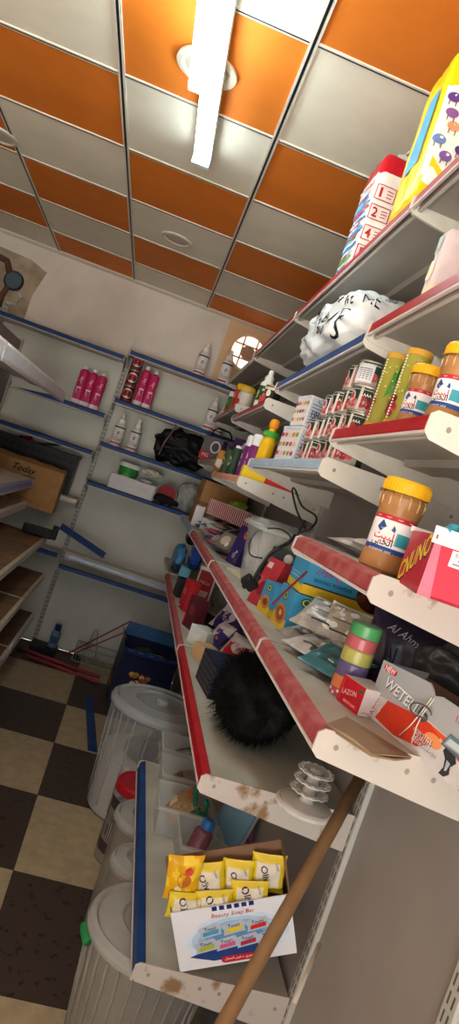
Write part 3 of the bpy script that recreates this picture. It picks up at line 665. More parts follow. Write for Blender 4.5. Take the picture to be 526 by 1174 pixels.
# ================================================================== spray cans, sachets and hanging packets
for px, py, top, label, c1, c2 in ((277, 516, 489, 'purple spray can with white cap on the peach edged shelf, nearer the yellow bottle', '7c2f6e', 'ecebe8'), (266, 514, 492, 'purple spray can with white cap standing farther from the yellow bottle', '6a2a62', 'e6e4e2')):
    p = Vector((XF+.055, 2.93 if px == 277 else 3.10, ZP3+.001)); h = .20
    bottle('spray_can', label, 'spray can', p, .031, h, K(c1, .3), K(c2, .4), P_SPRAY, Q_SPRAY, [('t', 'fa', .5, .7, .4, 'f0d8ec', dict(bold=True)), ('e', .5, .35, .2, .12, 'd3a0cc')], bands=(.1, .68, K(c1, .3)))
for px, py, X, label, c, cc in ((248, 541, XF+.035, 'orange and black bottle leaning on the peach edged shelf', 'c98a3a', '1d1f22'), (256, 543, XF+.03, 'black capped green lotion bottle on the peach edged shelf', '3a4a30', '15171a'), (263, 546, XF+.03, 'white capped dark green bottle beside the yellow and red cartons', '2f4434', 'e8e8e2')):
    p = onX(px, py, X, ZP3)
    bottle('lotion_bottle', label, 'bottle', p, .026, .15, K(c, .35), K(cc, .4), P_SLIM, [(.5, .90), (.62, .91), (.62, .98), (.4, 1), (0, 1)], [('e', .5, .5, .35, .3, 'd9c48a'), ('t', 'Vita', .5, .5, .5, '3a2a20', dict(bold=True))], bands=(.15, .72, K(c, .35)))
solid('tea_carton', 'yellow small carton at the near end of the peach edged shelf', 'box', (XF+.005, 2.80, ZP3+.001), AIS, .06, .12, .05, 'e8c322', {'F': [('e', .5, .5, .3, .35, 'f0dc80'), ('t', 'TEA', .5, .5, .4, 'b02a2a', dict(bold=True))]})
for k in range(3): solid('tea_carton', ['red small carton beside the yellow one on the peach shelf', 'red small carton second along from the yellow one', 'red small carton nearest the bracket on the peach shelf'][k], 'box', (XF+.10+.002*k, 2.85-.038*k, ZP3+.001), AIS, .034, .12, .05-.003*k, ['c3272e', 'b3222c', 'cf3a34'][k], {'F': [('e', .5, .5, .35, .3, 'e8c8a0'), ('r', .1, .1, .9, .2, 'e3c23a')]})
p = onX(241, 520, XF+.03, ZG4)
t = thing('hairdryer_pack', 'dark packet with a pale ring and black loop on the grey shelf', 'packet', p+Vector((.03, 0, 0)), AIS+.85)
m = MB(); m.box(-.13, 0, 0, .13, .05, .17, K('6d6a6e', .3), .006); S = Plane((-.13, 0, 0), (1, 0, 0), (0, 0, 1), .26, .17)
m.art(S, [('r', 0, 0, .35, .35, 'b03a44'), ('e', .45, .6, .17, .26, 'dadce0'), ('e', .45, .6, .12, .19, '55545c'), ('r', .66, .05, .8, .95, '2a2430'), ('r', .84, .1, .95, .9, '6a4a86'), ('t', 'MG', .2, .2, .2, WHT)]); m.build('packet_body', t)
MB().tube([(-.09, .02, .165), (-.09, .02, .215), (-.05, .02, .24), (.05, .02, .23), (.08, .02, .20), (.08, .02, .165)], .006, DARK).build('loop_handle', t)
solid('stocking_packet', 'purple and white thin packet behind the dark looped packet', 'packet', (XF+.12, 3.97, ZG4+.001), AIS+.9, .12, .03, .16, '4a2f66', {'F': [('p', [(.1, .1), (.3, .1), (.8, .9), (.6, .9)], 'd9d4e0'), ('r', .7, .1, .9, .5, '2a2430')]})
# level of the green black bottle
p = onX(301, 458, XF+.05, ZC2)
bottle('syrup_bottle', 'dark green bottle with white top standing above the tomato can stack', 'bottle', p, .034, .20, K('e4e2d6', .35), K('e8e8e4', .4), P_SQZ, Q_SQZ, [('e', .5, .3, .25, .2, 'd0c34a'), ('t', 'Dac', .5, .6, .5, 'e8e8e2', dict(bold=True))], bands=(.22, .58, K('235433', .35)))
for k in range(2): can('cocoa_tin', ['black and red tin beside the dark green bottle', 'black and red tin second from the dark green bottle'][k], (XF+.045, 2.96+.09*k, ZC2+.001), .037, .085, K('24201f', .35), [('e', .3, .4, .16, .3, 'b32e3a'), ('e', .6, .3, .14, .25, 'c94b52'), ('r', 0, .8, 1, .95, 'd9c9a0'), ('e', .8, .6, .1, .2, 'e0d6c4')])
for y, label, c, cc, r, h in ((4.62, 'green jar with white lid at the far end near the round window', '2f8a3e', 'ecebe6', .05, .16), (4.24, 'red and white jar with yellow lid under the highest bare shelf', 'c94a3e', 'e6b41c', .055, .17), (4.06, 'small jar with orange print beside the yellow lidded jar', 'e0d8cc', 'e6c04a', .045, .14)):
    bottle('cream_jar', label, 'jar', (XF+.06, y, ZD2+.001), r, h, K(c, .35), K(cc, .35), [(0, 0), (.95, 0), (1, .03), (1, .72), (.9, .78)], [(1.02, .77), (1.04, .79), (1.04, .93), (.95, 1), (0, 1)], [('e', .35, .5, .22, .3, 'e9e0d0'), ('e', .65, .35, .18, .22, 'b3303a'), ('t', 'cool', .5, .75, .4, WHT)], bands=(.1, .68, K(c, .35)))
# ================================================================== level of the big jar
def tray():
    # front lower edge along the aisle side, near side towards the camera
    a = atZ(449, 664, ZL5); b = atZ(472, 680, ZL5); v = b-a; w = v.length; rz = math.atan2(v.y, v.x); d, h = .30, .095
    t = thing('sweets_tray', 'red pink display tray of coloured sweets with yellow brand lettering and price sticker', 'sweets box', ((a.x+b.x)/2+.006, (a.y+b.y)/2, ZL5+.001), rz)
    m = MB(); PK = mat('pink_red_card', 'c4203a', .4, var=.05, scale=4, coat=.2)
    m.box(-w/2, 0, 0, w/2, d, .004, PK, 0); m.box(-w/2, 0, 0, -w/2+.002, d, h*.9, PK, 0); m.box(w/2-.002, 0, 0, w/2, d, h*.78, PK, 0); m.box(-w/2, 0, 0, w/2, .002, h*.86, PK, 0); m.box(-w/2, d-.002, 0, w/2, d, h, PK, 0)
    fs = faces(w, d, h)
    m.poly(fs['F'], [(.0, .60), (.45, .86), (1, .80), (1, .1), (.5, .02), (0, .2)], 'b81c34')
    m.text(fs['F'], 'CNUNO', .50, .42, .94, '2c1820', True, rot=.35); m.text(fs['F'], 'CNUNO', .48, .45, .94, 'ecd53c', True, rot=.35)
    m.text(fs['R'], 'CNUNO', .468, .31, .60, '3a1020', True, h=.42); m.text(fs['R'], 'CNUNO', .462, .33, .60, 'e8cf38', True, h=.42)
    m.poly(fs['R'], [(0, 0), (.06, 0), (.03, .74), (0, .74)], 'd8647a')
    m.rect(fs['R'], .085, .50, .185, .72, 'e6e2e4'); m.rect(fs['R'], .10, .53, .17, .56, '8a7f86'); m.rect(fs['R'], .12, .59, .17, .62, 'b03040'); m.barcode(fs['R'], .095, .62, .14, .71, 5)
    m.build('display_carton', t)
    m = MB(); m.add([(w/2+.001, -.004, h*.74), (w/2+.001, d, h*.74), (w/2-.006, d, h*.95), (w/2-.006, -.004, h*.98)], [(0, 1, 2, 3)], K('dcdad8', .4)); m.box(-w/2-.003, -.004, h*.84, -w/2+.003, d, h*.93, K('dcdad8', .4), .001); m.box(w/2-.006, -.002, h*.76, w/2+.001, d, h*.80, K('d4d2d0', .4), 0)
    m.build('tray_rim', t)
    for k in range(24):
        c = 'e0762a' if k >= 9 else '3f9fb8'
        tag(MB().lathe([(0, 0), (.007, .0015), (.010, .007), (.0085, .013), (.004, .016), (0, .0165)], K(c, .35), 12).build('sweet', None, t.matrix_world @ Vector((0, 0, 0))), 'orange wrapped sweet lying in the red pink display tray' if k >= 9 else 'turquoise wrapped sweet lying in the red pink display tray', 'sweet', 'orange sweets in the display tray' if k >= 9 else 'turquoise sweets in the display tray')
        o = COL.objects[-1]; o.location = Vector(t.location)+Matrix.Rotation(rz, 3, 'Z') @ Vector((w/2-.014-.019*(k % 2), .014+.011*k, h*.84+.004*((k*5) % 3)))
    MB().box(-w/2+.004, .004, h*.60, w/2-.010, d-.004, h*.80, K('c9c4c0', .5), 0).build('inner_tray', t)
tray()
FOILW = mat('white_wrap', 'd8d6d4', .3, var=.06, scale=12, coat=.4)
for k, (px, py, w, h, rz, c, lab) in enumerate(((378, 606, .15, .10, -1.2, 'd6d2d0', 'clear wrapped white packet lying behind the dusty red edge, first from the bracket'), (392, 603, .16, .09, -1.0, 'b03a3e', 'white and red wrapped packet lying across the other packets'), (405, 608, .16, .09, -1.35, 'd9d7d8', 'crumpled white wrapped packet touching the big jar'), (418, 590, .14, .09, -1.1, 'c8c4c2', 'pale wrapped packet at the back behind the big jar'))):
    p = Vector(((.47, 1.44), (.50, 1.36), (.49, 1.27), (.60, 1.30))[k]+(ZL5+.018+.012*k,))
    pouch('wrapped_packet', lab, 'packet', p, w, h, .024, lambda u, v, c=c: K(c, .3) if .3 < u < .7 and .3 < v < .75 else FOILW, [('r', .15, .45, .85, .5, '8c8a90')], rz=rz, rx=-PI/2+.15, seed=k+3.3)

# ================================================================== level of the razor box
def razor():
    a = atZ(418, 818, ZL4); b = atZ(509, 894, ZL4); v = b-a; w0 = v.length; rz = math.atan2(v.y, v.x); w = w0*1.32; h = hgt(a, 757); d = .10
    a = a+Vector((0, 0, .001)); t = thing('razor_box', 'silver and red razor display box with twisted wire on its torn front', 'box', a, rz)
    SIL = mat('silver_card', 'a9abae', .3, var=.05, scale=5, coat=.4); m = MB()
    m.prism([(0, 0, 0), (w, 0, 0), (w, 0, h*1.0), (w*.56, 0, h*1.02), (w*.50, 0, h*.96), (w*.47, 0, h*1.04), (w*.44, 0, h*1.10), (0, 0, h)], (0, .003, 0), SIL)
    m.box(0, .003, 0, .003, d, h*.98, SIL, 0); m.box(w-.003, .003, 0, w, d, h*.95, K('c8452c'), 0); m.box(.003, d-.003, 0, w-.003, d, h*.90, CARD_IN, 0); m.box(0, .003, 0, w, d, .003, CARD_IN, 0)
    S = Plane((0, 0, 0), (1, 0, 0), (0, 0, 1), w, h)
    m.art(S, [('p', [(0, 0), (1, 0), (1, .46), (.52, .58), (.5, .55), (0, .40)], 'c9c6c6'), ('p', [(.10, .06), (.16, .44), (.48, .56), (.66, .53), (.60, .30), (.50, .12), (.30, .02)], 'cf3b22'), ('p', [(.52, .56), (1, .46), (1, .20), (.86, .30), (.62, .48)], 'd9572c'), ('e', .60, .36, .07, .10, 'e8935a'), ('e', .92, .40, .05, .08, 'ea8a4a'),
              ('p', [(.86, 0), (1, 0), (1, .26), (.90, .18)], 'd8401e'), ('l', .03, .86, .16, .97, 'c52a38'), ('t', 'NEW', .095, .915, .10, 'f0eaea', dict(bold=True)),
              ('t', 'WETELL', .26, .66, .35, 'e8e8ea', dict(bold=True, slant=.2, h=.19, rot=-.10, shadow='3c3e44')), ('t', '6', .47, .64, .09, '55585e', dict(bold=True, h=.30)), ('t', '1.8mm', .76, .86, .12, 'd0453c', dict(bold=True)), ('t', 'razor', .88, .86, .08, 'd0453c'),
              ('t', '1/24', .075, .25, .11, 'e4dedc', dict(rot=-.2)), ('t', '1/24', .95, .09, .08, 'f0e8e4', dict(bold=True)),
              ('t', 'NEW STYLE', .52, .33, .16, 'e8e0dc', dict(shadow='5a4a46')), ('t', 'QUALITY', .53, .26, .14, 'e8e0dc', dict(shadow='5a4a46')), ('t', 'RAZOR FOR MEN', .55, .19, .20, 'e8e0dc', dict(shadow='5a4a46'))])
    m.art(S, [('p', [(.66, .40), (.70, .62), (.87, .60), (.86, .42), (.80, .37)], '5e676e'), ('p', [(.675, .42), (.705, .60), (.86, .585), (.85, .44)], '8ea2ad'), ('p', [(.69, .45), (.71, .55), (.845, .545), (.84, .46)], 'c6d2d6'), ('p', [(.70, .565), (.71, .595), (.86, .58), (.855, .55)], '3f7f86'),
              ('p', [(.70, .40), (.78, .38), (.80, .30), (.77, .20), (.78, .10), (.75, .02), (.71, .02), (.73, .14), (.72, .26), (.69, .34)], '2f3338'), ('p', [(.735, .26), (.765, .24), (.755, .12), (.74, .10)], 'a9b2b8')])
    m.build('display_carton', t)
    m = MB(); wire = mat('twist_wire', 'cfc9bc', .3, var=0)
    m.tube([(w*.36, -.003, h*.10), (w*.42, -.004, h*.35), (w*.47, -.005, h*.64), (w*.50, -.004, h*.92)], .0011, wire, 6); m.build('wire', t)
    m = MB(); m.tube([(w*.47, -.003, h*.08), (w*.47, -.005, h*.40), (w*.485, -.006, h*.62), (w*.52, -.004, h*.93)], .0011, wire, 6); m.build('wire', t)
    m = MB(); m.tube([(w*(.47+.08*math.cos(q)), -.006-.004*math.sin(q*.5), h*(.66+.10*math.sin(q)+.03*math.cos(q))) for q in [k*.4 for k in range(15)]], .0014, K('5a5550', .3), 6); m.build('wire_twist', t)
razor()
c, w, rz = edge((385, 802), (409, 821), ZL4); h = hgt(atZ(385, 802, ZL4), 773)
solid('soap_carton', 'small red and white carton standing against the corner of the razor box', 'box', c+Vector((0, 0, .001)), rz, w, .060, h, 'dcd8d6', {'F': [('r', 0, 0, 1, 1, 'c4202e'), ('r', .06, .08, .10, .92, 'd84a52'), ('e', .86, .80, .09, .08, '2f6a40'), ('t', 'LAZON', .42, .52, .6, 'e8d0d0', dict(rot=.2)), ('l', .25, .10, .9, .24, 'd8424a'), ('t', 'BEAUTY SOAP', .55, .17, .5, 'f0dede')],
      'R': [('t', 'LAZON', .5, .45, .7, 'b8505a', dict(bold=True, rot=1.3)), ('r', .1, .1, .9, .16, 'b9b4b2')]})
p = onZ(393, 798, ZL4); r = wid(p, 18)
t = thing('dough_tower', 'clear tube of stacked colour dough pots with a green top', 'toy dough', p, -PI/2+.6)
h = hgt(p, 716); cols = [('b84a52', .0, .10), ('d9742c', .10, .27), ('4c3575', .27, .47), ('a8a33a', .47, .66), ('b03a44', .66, .83), ('1f8a3e', .83, 1.0)]
for c_, a, b in cols:
    m = MB(); m.lathe([(0, a*h), (r*.97, a*h), (r, a*h+.002), (r, b*h-.003), (r*.95, b*h-.0005), (0, b*h-.0005)], mat('dough_'+c_, c_, .25, var=.08, scale=20, coat=.7), 30)
    if a == 0: m.art(Cyl(r, a*h, b*h), [('e', .1+.16*k, .3+.4*(k % 2), .05, .2, 'e8d8d4') for k in range(6)])
    m.build('dough_pot', t)
MB().lathe([(r*1.03, .002), (r*1.03, h*.98), (r*.9, h*1.012), (0, h*1.012)], FILM, 30).build('film_wrap', t)
# flat torn card lying on the shelf front
c = onZ(418, 850, ZL4); m = MB()
pts = [(onZ(x, y, ZL4)) for x, y in ((372, 834), (394, 828), (470, 872), (452, 874), (424, 869), (398, 852))]
m.prism([q+Vector((0, 0, .001)) for q in pts], (0, 0, .003), GREYCARD); m.prism([q+Vector((.001, .0, .0042+.004*(i % 2))) for i, q in enumerate(pts)], (0, 0, .0015), mat('torn_card', '8f7d68', .85, scale=9, hex2='6e5844', patch=(.35, .6)))
tag(m.build('card_sheet'), 'torn brown card sheet lying flat under the razor box corner', 'cardboard')
# baking powder cartons
BP = mat('baking_blue', '3f93bd', .4, var=.05, scale=5)
def logo(u, v, ru, rv): return [('e', u, v, ru, rv, '2a5a4a'), ('e', u, v, ru*.75, rv*.75, 'd8d070'), ('e', u, v, ru*.5, rv*.5, '2a5a4a')]
def cakeart(u, v, ru, rv): return [('e', u, v, ru, rv, '4a2420')]+[('e', u+ru*.75*math.cos(k*.7), v+rv*.7*math.sin(k*.7), ru*.25, rv*.3, ['5c2c26', '3a1a1a', '6d3a30'][k % 3]) for k in range(9)]+[('e', u, v, ru*.35, rv*.3, '2a1214')]
cB = atZ(322, 727, ZL4)
solid('baking_powder_carton', 'plain blue baking powder carton with round green logo, lower of two', 'box', (cB.x, cB.y+.075, ZL4+.001), AIS, .15, .30, .108, BP, {'F': [('r', 0, 0, 1, .30, 'd9b32a'), ('e', .5, .34, .38, .24, 'c27a3c'), ('e', .5, .34, .27, .16, '8a4a24'), ('e', .5, .36, .1, .07, 'e0b070')]+logo(.5, .80, .16, .12), 'R': logo(.12, .84, .05, .11)+[('r', 0, 0, 1, .16, 'd9b32a')]})
solid('baking_powder_carton', 'blue and yellow baking powder carton with cake picture, upper of two', 'box', (cB.x+.012, cB.y+.085, ZL4+.111), AIS, .15, .32, .100, BP, {'F': [('r', 0, 0, 1, .2, 'd9b32a'), ('r', .15, .3, .85, .34, '8cc0d8'), ('r', .15, .4, .7, .43, '8cc0d8')], 'R': [('r', 0, 0, 1, .24, 'd9b32a'), ('r', 0, .24, 1, .28, '23303a'), ('t', arabic('بيكنج باودر'), .24, .66, .34, 'a33a80', dict(bold=True)), ('t', 'BAKING POWDER', .24, .42, .32, '1d3f6a', dict(bold=True))]+cakeart(.60, .42, .16, .38)})
solid('baking_powder_carton', 'smaller blue carton with cookie picture standing at the rail before the others', 'box', (cB.x-.012, cB.y+.225, ZL4+.001), AIS+.12, .10, .09, .088, BP, {'F': [('r', 0, 0, 1, .28, 'd9b32a'), ('e', .5, .36, .36, .22, 'c27a3c'), ('e', .5, .36, .2, .12, '7d4220')]+logo(.5, .82, .2, .12), 'R': [('r', 0, 0, 1, .24, 'd9b32a')]+logo(.5, .82, .2, .12)})
# clear pouches of small toys
for k, (px, py, w, h, c1, c2, lab, rz, rx) in enumerate(((330, 742, .16, .12, '8e8a84', '9a968f', 'clear pouch of grey bits lying at the rail, first before the blue cartons', -1.3, -1.2), (344, 758, .16, .12, 'a8a4a0', 'b4b0ac', 'clear pouch with pale grey contents lying in the middle of the pouches', -1.1, -1.25), (362, 778, .13, .10, '2f6a72', '37747c', 'clear pouch with teal contents nearest the dough tower', -1.0, -1.1), (352, 752, .15, .11, '9a968e', 'a8a49b', 'clear pouch with striped grey contents resting on other pouches', -.8, -.9), (374, 762, .11, .10, 'a89a88', 'b4a692', 'clear pouch with orange bits behind the dough tower', -.7, -.6))):
    p = onZ(px, py, ZL4); p.z += (.016, .016, .016, .055, .05)[k]; gg = random.Random(k)
    mk = [('e', .15+.7*gg.random(), .15+.7*gg.random(), .03+.08*gg.random(), .02+.07*gg.random(), [c1, c2, 'e0dedc', '4a4844'][gg.randrange(4)]) for _ in range(16)]+[('r', .05, .92, .95, .97, 'd0cecc'), ('r', .3, .2, .75, .24, '3a3836'), ('r', .2, .5, .7, .53, '5a5856')]
    pouch('toy_pouch', lab, 'pouch', p, w, h, .032, lambda u, v, c1=c1, c2=c2, k=k: mat('cell_'+c1, c1, .25, var=.2, scale=30, coat=.8) if N3((u*5, v*5, k)) > 0 else mat('cell_'+c2, c2, .25, var=.2, scale=30, coat=.8), mk, rz=rz, rx=rx, seed=k*2.7+1)
p = onZ(388, 738, ZL4); solid('label_card', 'white card with printed barcode leaning behind the clear pouches', 'card', p+Vector((.03, 0, .002)), -.5, .09, .004, .075, 'dedde0', {'F': [('r', .06, .5, .5, .54, '7a7a84'), ('r', .06, .6, .6, .63, '7a7a84')]}, rx=-.25, extra=lambda m, fs: m.barcode(fs['F'], .55, .1, .95, .45, 9))
p = onZ(375, 742, ZL4); solid('label_card', 'white card with bold grey print leaning beside the barcode card', 'card', p+Vector((.01, 0.02, .002)), -.9, .075, .004, .07, 'e2e0e2', {'F': [('t', 'RUSH', .45, .42, .6, '4a4c58', dict(bold=True)), ('r', .1, .2, .8, .26, '7a7a84'), ('r', .1, .65, .7, .7, '9a9aa4')]}, rx=-.3)
p = onZ(462, 790, ZL4); pouch('coffee_bag', 'dark violet bag with white script behind the razor box', 'bag', Vector((.655, 1.37, ZL4+.002)), .20, .17, .05, mat('violet_film', '33283f', .25, var=.2, scale=10, coat=.6), [('t', 'Al Ahmed', .45, .72, .5, 'b9b4cc', dict(rot=-.25, slant=.3)), ('t', 'Al', .3, .45, .14, '1d1726', dict(bold=True, h=.2)), ('p', [(.55, .15), (.8, .7), (.84, .68), (.62, .15)], '5a3f66')], rz=-.45, rx=-.12, seed=4.4)
softblock('bin_bag', 'dark grey film bag crumpled behind the razor box under the white bracket', 'bag', Vector((.672, 1.18, ZL4+.002)), .18, .07, .14, mat('grey_film', '3c3836', .3, var=.15, scale=12, coat=.5), rz=-.3, n=3, wr=.02, seed=9)

# ================================================================== router, tub and boxes further along
tp = atZ(322, 652, ZL4)
t = thing('storage_tub', 'large clear plastic tub with rolled rim behind the black router', 'tub', (XF+.178, 2.29, ZL4+.001), -PI/2+.05)
m = MB(); m.lathe([(0, .002), (.105, .002), (.118, .02), (.145, .215)], CLEAR, 40, sq=.75); m.build('tub_body', t)
MB().lathe([(.145, .212), (.160, .216), (.162, .206), (.158, .205)], MILKLID, 40, sq=.75).build('rim', t)
MB().lathe([(0, .245), (.11, .24), (.15, .222), (.157, .214)], CLEAR, 40, sq=.75).build('lid', t)
softblock('green_cloth', 'leaf green cloth inside the large clear tub', 'cloth', (XF+.14, 2.20, ZL4+.12), .08, .06, .05, K('4f8a34', .7), n=3, wr=.012, seed=3)
p = Vector((.455, 1.97, ZL4))
t = thing('router', 'black router box with faint lettering standing between the tub and blue cartons', 'router', (p.x+.03, p.y+.05, ZL4+.001), -1.0)
m = MB(); m.box(-.075, 0, 0, .075, .05, .125, mat('black_plastic', '1b1c1e', .4, var=.1), .004); S = faces(.15, .05, .125); m.art(S['F'], [('t', 'LGT', .55, .55, .42, '4a4c50', dict(rot=.2)), ('t', '4K', .5, .3, .3, '46484c'), *[('r', .12+.1*k, .1, .18+.1*k, .14, '3a3c40') for k in range(7)]]); m.build('case', t)
for s in (-1, 1): MB().box(s*.06-.006, .02, .125, s*.06+.006, .026, .17, mat('black_plastic', '1b1c1e', .4), .002).build('antenna', t)
t2 = thing('small_camera', 'small dark grey box with round silver knob resting on top of the black router', 'camera', (p.x+.03, p.y+.05, ZL4+.127), -.9)
m = MB(); m.box(-.055, .005, 0, .055, .045, .05, K('3a3c3e', .45), .004); m.build('case', t2)
MB().lathe([(0, 0), (.016, 0), (.016, .006), (.010, .009), (0, .009)], K('b8b6b0', .3), 18).move(Matrix.Translation((.02, .005, .026)) @ Matrix.Rotation(PI/2, 4, 'X')).build('knob', t2)
c, w, rz = edge((283, 672), (312, 700), ZL4)
solid('phone_box', 'red phone box with white strip and small lettering leaning by the black plug', 'box', onZ(290, 693, ZL4), -1.2, .085, .04, .150, 'a8323a', {'F': [('r', .1, .78, .4, .9, 'd8c0be'), ('t', 'RICCO', .2, .5, .3, 'd89a98', dict(rot=1.57)), ('r', .80, .12, .90, .55, 'e4d8d4'), ('e', .45, .35, .26, .15, '7c2028')], 'T': [('r', 0, 0, 1, 1, 'c9d0cc')]}, rx=-.22)
t = thing('power_cable', 'black mains cable with chunky plug lying over the dusty red rail', 'cable', (0, 0, 0))
def path3(pts): return [atX(x, y, X) for x, y, X in pts]
def smooth(P, k=6):
    out = []
    for i in range(len(P)-1):
        p0, p1, p2, p3 = P[max(i-1, 0)], P[i], P[i+1], P[min(i+2, len(P)-1)]
        for j in range(k): u = j/k; out.append(.5*((2*p1)+(p2-p0)*u+(2*p0-5*p1+4*p2-p3)*u*u+(3*p1-p0-3*p2+p3)*u**3))
    return out+[P[-1]]
BLK = mat('black_plastic', '1b1c1e', .4)
MB().tube(smooth(path3([(291, 664, .375), (299, 650, .38), (310, 635, .40), (322, 627, .42), (331, 622, .43), (338, 614, .45)])), .0055, BLK).build('cable_cord', t)
pp = atX(286, 668, .37); m = MB(); m.box(-.022, -.012, -.016, .022, .012, .016, BLK, .006); m.tube([(0, 0, .014), (0, .002, .035)], .010, BLK, 12, r1=.006); m.box(-.006, -.008, -.022, .006, .008, -.012, BLK, .002); m.move(Matrix.Translation(pp) @ Matrix.Rotation(.5, 4, 'X') @ Matrix.Rotation(.6, 4, 'Y')); m.build('plug', t)
o = MB().tube(smooth(path3([(300, 640, .42), (287, 636, .42), (286, 622, .42), (297, 608, .43), (318, 606, .44), (330, 612, .45), (336, 620, .45), (344, 608, .46)])), .0026, BLK, 6).build('charger_lead'); tag(o, 'thin black lead looping in front of the clear tub', 'cable')
o = MB().tube(smooth(path3([(350, 606, .47), (340, 585, .47), (335, 563, .47), (338, 561, .47), (346, 580, .47), (362, 592, .47), (358, 604, .46), (343, 610, .46), (350, 597, .47)])), .0032, BLK, 6).build('charger_lead'); tag(o, 'stiff black lead bent upright above the clear tub', 'cable')
o = MB().tube(smooth(path3([(312, 693, .392), (325, 680, .41), (338, 668, .43), (352, 655, .45)])), .003, K('6a2530', .5), 6).build('red_lead'); tag(o, 'dark red lead lying from the dusty red rail to the blue carton', 'cable')
p = onZ(263, 646, ZL4)
solid('chocolate_box', 'violet box with orange rounded emblem standing before the clear tub', 'box', p, -1.25, .10, .05, .17, '34265f', {'F': [('l', .55, .70, .95, .90, 'd8792c'), ('t', 'BO', .75, .80, .25, '3a2010', dict(bold=True)), ('e', .5, .22, .14, .08, '9a948a'), ('e', .8, .12, .10, .06, '6a4a3a'), ('e', .62, .33, .06, .04, 'd0cad8')], 'R': [('r', 0, 0, 1, 1, '2a1f50')]}, rx=-.15)
softblock('carrier_bag', 'crumpled translucent white bag slumped between violet box and clear tub', 'bag', onZ(284, 655, ZL4)+Vector((.03, .02, 0)), .13, .10, .15, mat('bag_milky', 'cfcdc8', .35, var=.08, scale=10), n=2.6, wr=.02, seed=6)
bottle('water_bottle', 'clear plastic bottle standing at the front of the clear tub', 'bottle', (XF+.22, 2.66, ZL4+.001), .032, .19, FILM, K('e8e8e6'), P_SQZ, Q_SQZ, [('e', .5, .6, .3, .2, 'c98a7a')], bands=(.3, .55, K('d8d4cc')))
solid('paper_pad', 'pale flat pad lying at the dusty red rail before the red phone box', 'pad', onZ(268, 660, ZL4)+Vector((0, .02, 0)), -1.35, .16, .06, .012, 'd2c4a8')
# heap of sachets further back, each one its own
basket = thing('striped_tray', 'red and white striped tray among the heap of sachets', 'tray', (XF+.20, 3.80, ZL4+.12), -PI/2+.45)
m = MB(); m.box(-.22, -.06, 0, .22, .06, .004, K('d8d4d0'), 0); m.box(-.22, -.062, 0, .22, -.058, .085, K('e4dedc'), 0); m.box(-.22, .058, 0, .22, .062, .085, K('e4dedc'), 0); m.box(-.222, -.06, 0, -.218, .06, .085, K('e4dedc'), 0); m.box(.218, -.06, 0, .222, .06, .085, K('e4dedc'), 0)
S = Plane((-.22, -.062, 0), (1, 0, 0), (0, 0, 1), .44, .085); o_ = m._off()
for k in range(22): m.rect(S, (k+.2)/22, .02, (k+.75)/22, .98, 'b3303c', o_)
m.build('tray_body', basket)
solid('brown_carton', 'plain brown carton standing at the far end above the heap of sachets', 'box', (XF+.035, 4.62, ZL4+.001), AIS, .34, .30, .30, CARDBOARD, {'F': [('r', .48, 0, .52, 1, '8c6840')], 'R': [('r', 0, .47, 1, .53, '8c6840')]})
softblock('toy_bag', 'lime green and pink bag lying behind the striped tray', 'bag', (XF+.24, 4.16, ZL4+.10), .20, .11, .13, lambda q: K('b3c83a', .4) if q.x > -.1 else K('b8486a', .4), n=3, wr=.02, seed=8)
gg = random.Random(21)
pal = ['2b2a30', '3b4f8a', '6b3a80', 'b03a4a', 'd6d2cc', '34506a', '4a2f30', '8a8a70', '26384a', 'a8a4a0', '5a4a8a', 'c25a6a', '1f1f24', '3f6a9a']
nm = ['black', 'blue', 'purple', 'red', 'white', 'slate blue', 'dark brown', 'olive grey', 'navy', 'silver', 'violet', 'pink', 'jet black', 'sky blue']
where = ['on the rail edge of the sachet heap', 'at the striped tray end of the heap', 'in the middle of the sachet heap', 'lying highest on the sachet heap', 'at the foot of the violet box']
used = set()
spots = []
for k in range(13):
    for j in range(2):
        if k > 1 and (k > 2 or j == 0): spots.append((.425+.135*j+.012*(k % 2), 2.84+.137*k+.03*j, .014))
for k in range(12): spots.append((.44+.07*(k % 2), 3.14+.125*k, .048))
for k in range(6): spots.append((.455+.05*(k % 2), 3.18+.21*k, .085))
where = ['lying low by the dusty rail', 'beside the striped tray', 'at the foot of the violet box', 'lying high in the sachet heap', 'near the plain brown carton']
for k, (x, y, z) in enumerate(spots):
    c = k % 14; c2i = (k*5+3+k//14) % 14; c2 = pal[c2i]
    wi = 2 if y < 3.05 else 4 if y > 4.15 else 1 if y > 3.4 and z > .04 else 3 if z > .05 else 0
    lab = '%s foil sachet with %s print %s' % (nm[c], nm[c2i], where[wi])
    if lab in used: lab = '%s foil sachet with large %s print %s' % (nm[c], nm[c2i], where[wi])
    used.add(lab)
    pouch('sachet', lab, 'sachet', (x, y, ZL4+z), .105+.04*gg.random(), .095+.035*gg.random(), .024, lambda u, v, a=pal[c], b=c2, k=k: K(b, .3) if .28 < v < .70 and N3((u*3, v*3, k)) > -.15 else K(a, .3), [('e', .5, .5, .2, .12, pal[(k*3+5) % 14]), ('t', ['oro', 'Sif', 'Max', 'Clor'][k % 4], .5, .5, .3, pal[c])], rz=-1.57+1.4*(gg.random()-.5), rx=-PI/2+(.12 if z < .04 else .30 if z < .08 else .7)*gg.random(), seed=k*1.9+2)
solid('white_carton', 'white open carton lying in the sachet heap beside the striped tray', 'box', (XF+.06, 3.93, ZL4+.002), AIS+.2, .16, .09, .085, 'dcdcd6', {'F': [('r', .1, .1, .9, .14, 'b8b8b0')]})
solid('white_carton', 'white and pale blue carton at the heap end beside the brown carton', 'box', (XF+.02, 4.36, ZL4+.002), AIS-.1, .12, .06, .13, 'd8d8d6', {'F': [('r', .1, .55, .9, .9, '6a8aa8'), ('e', .4, .3, .22, .16, 'b8c8d0')]})
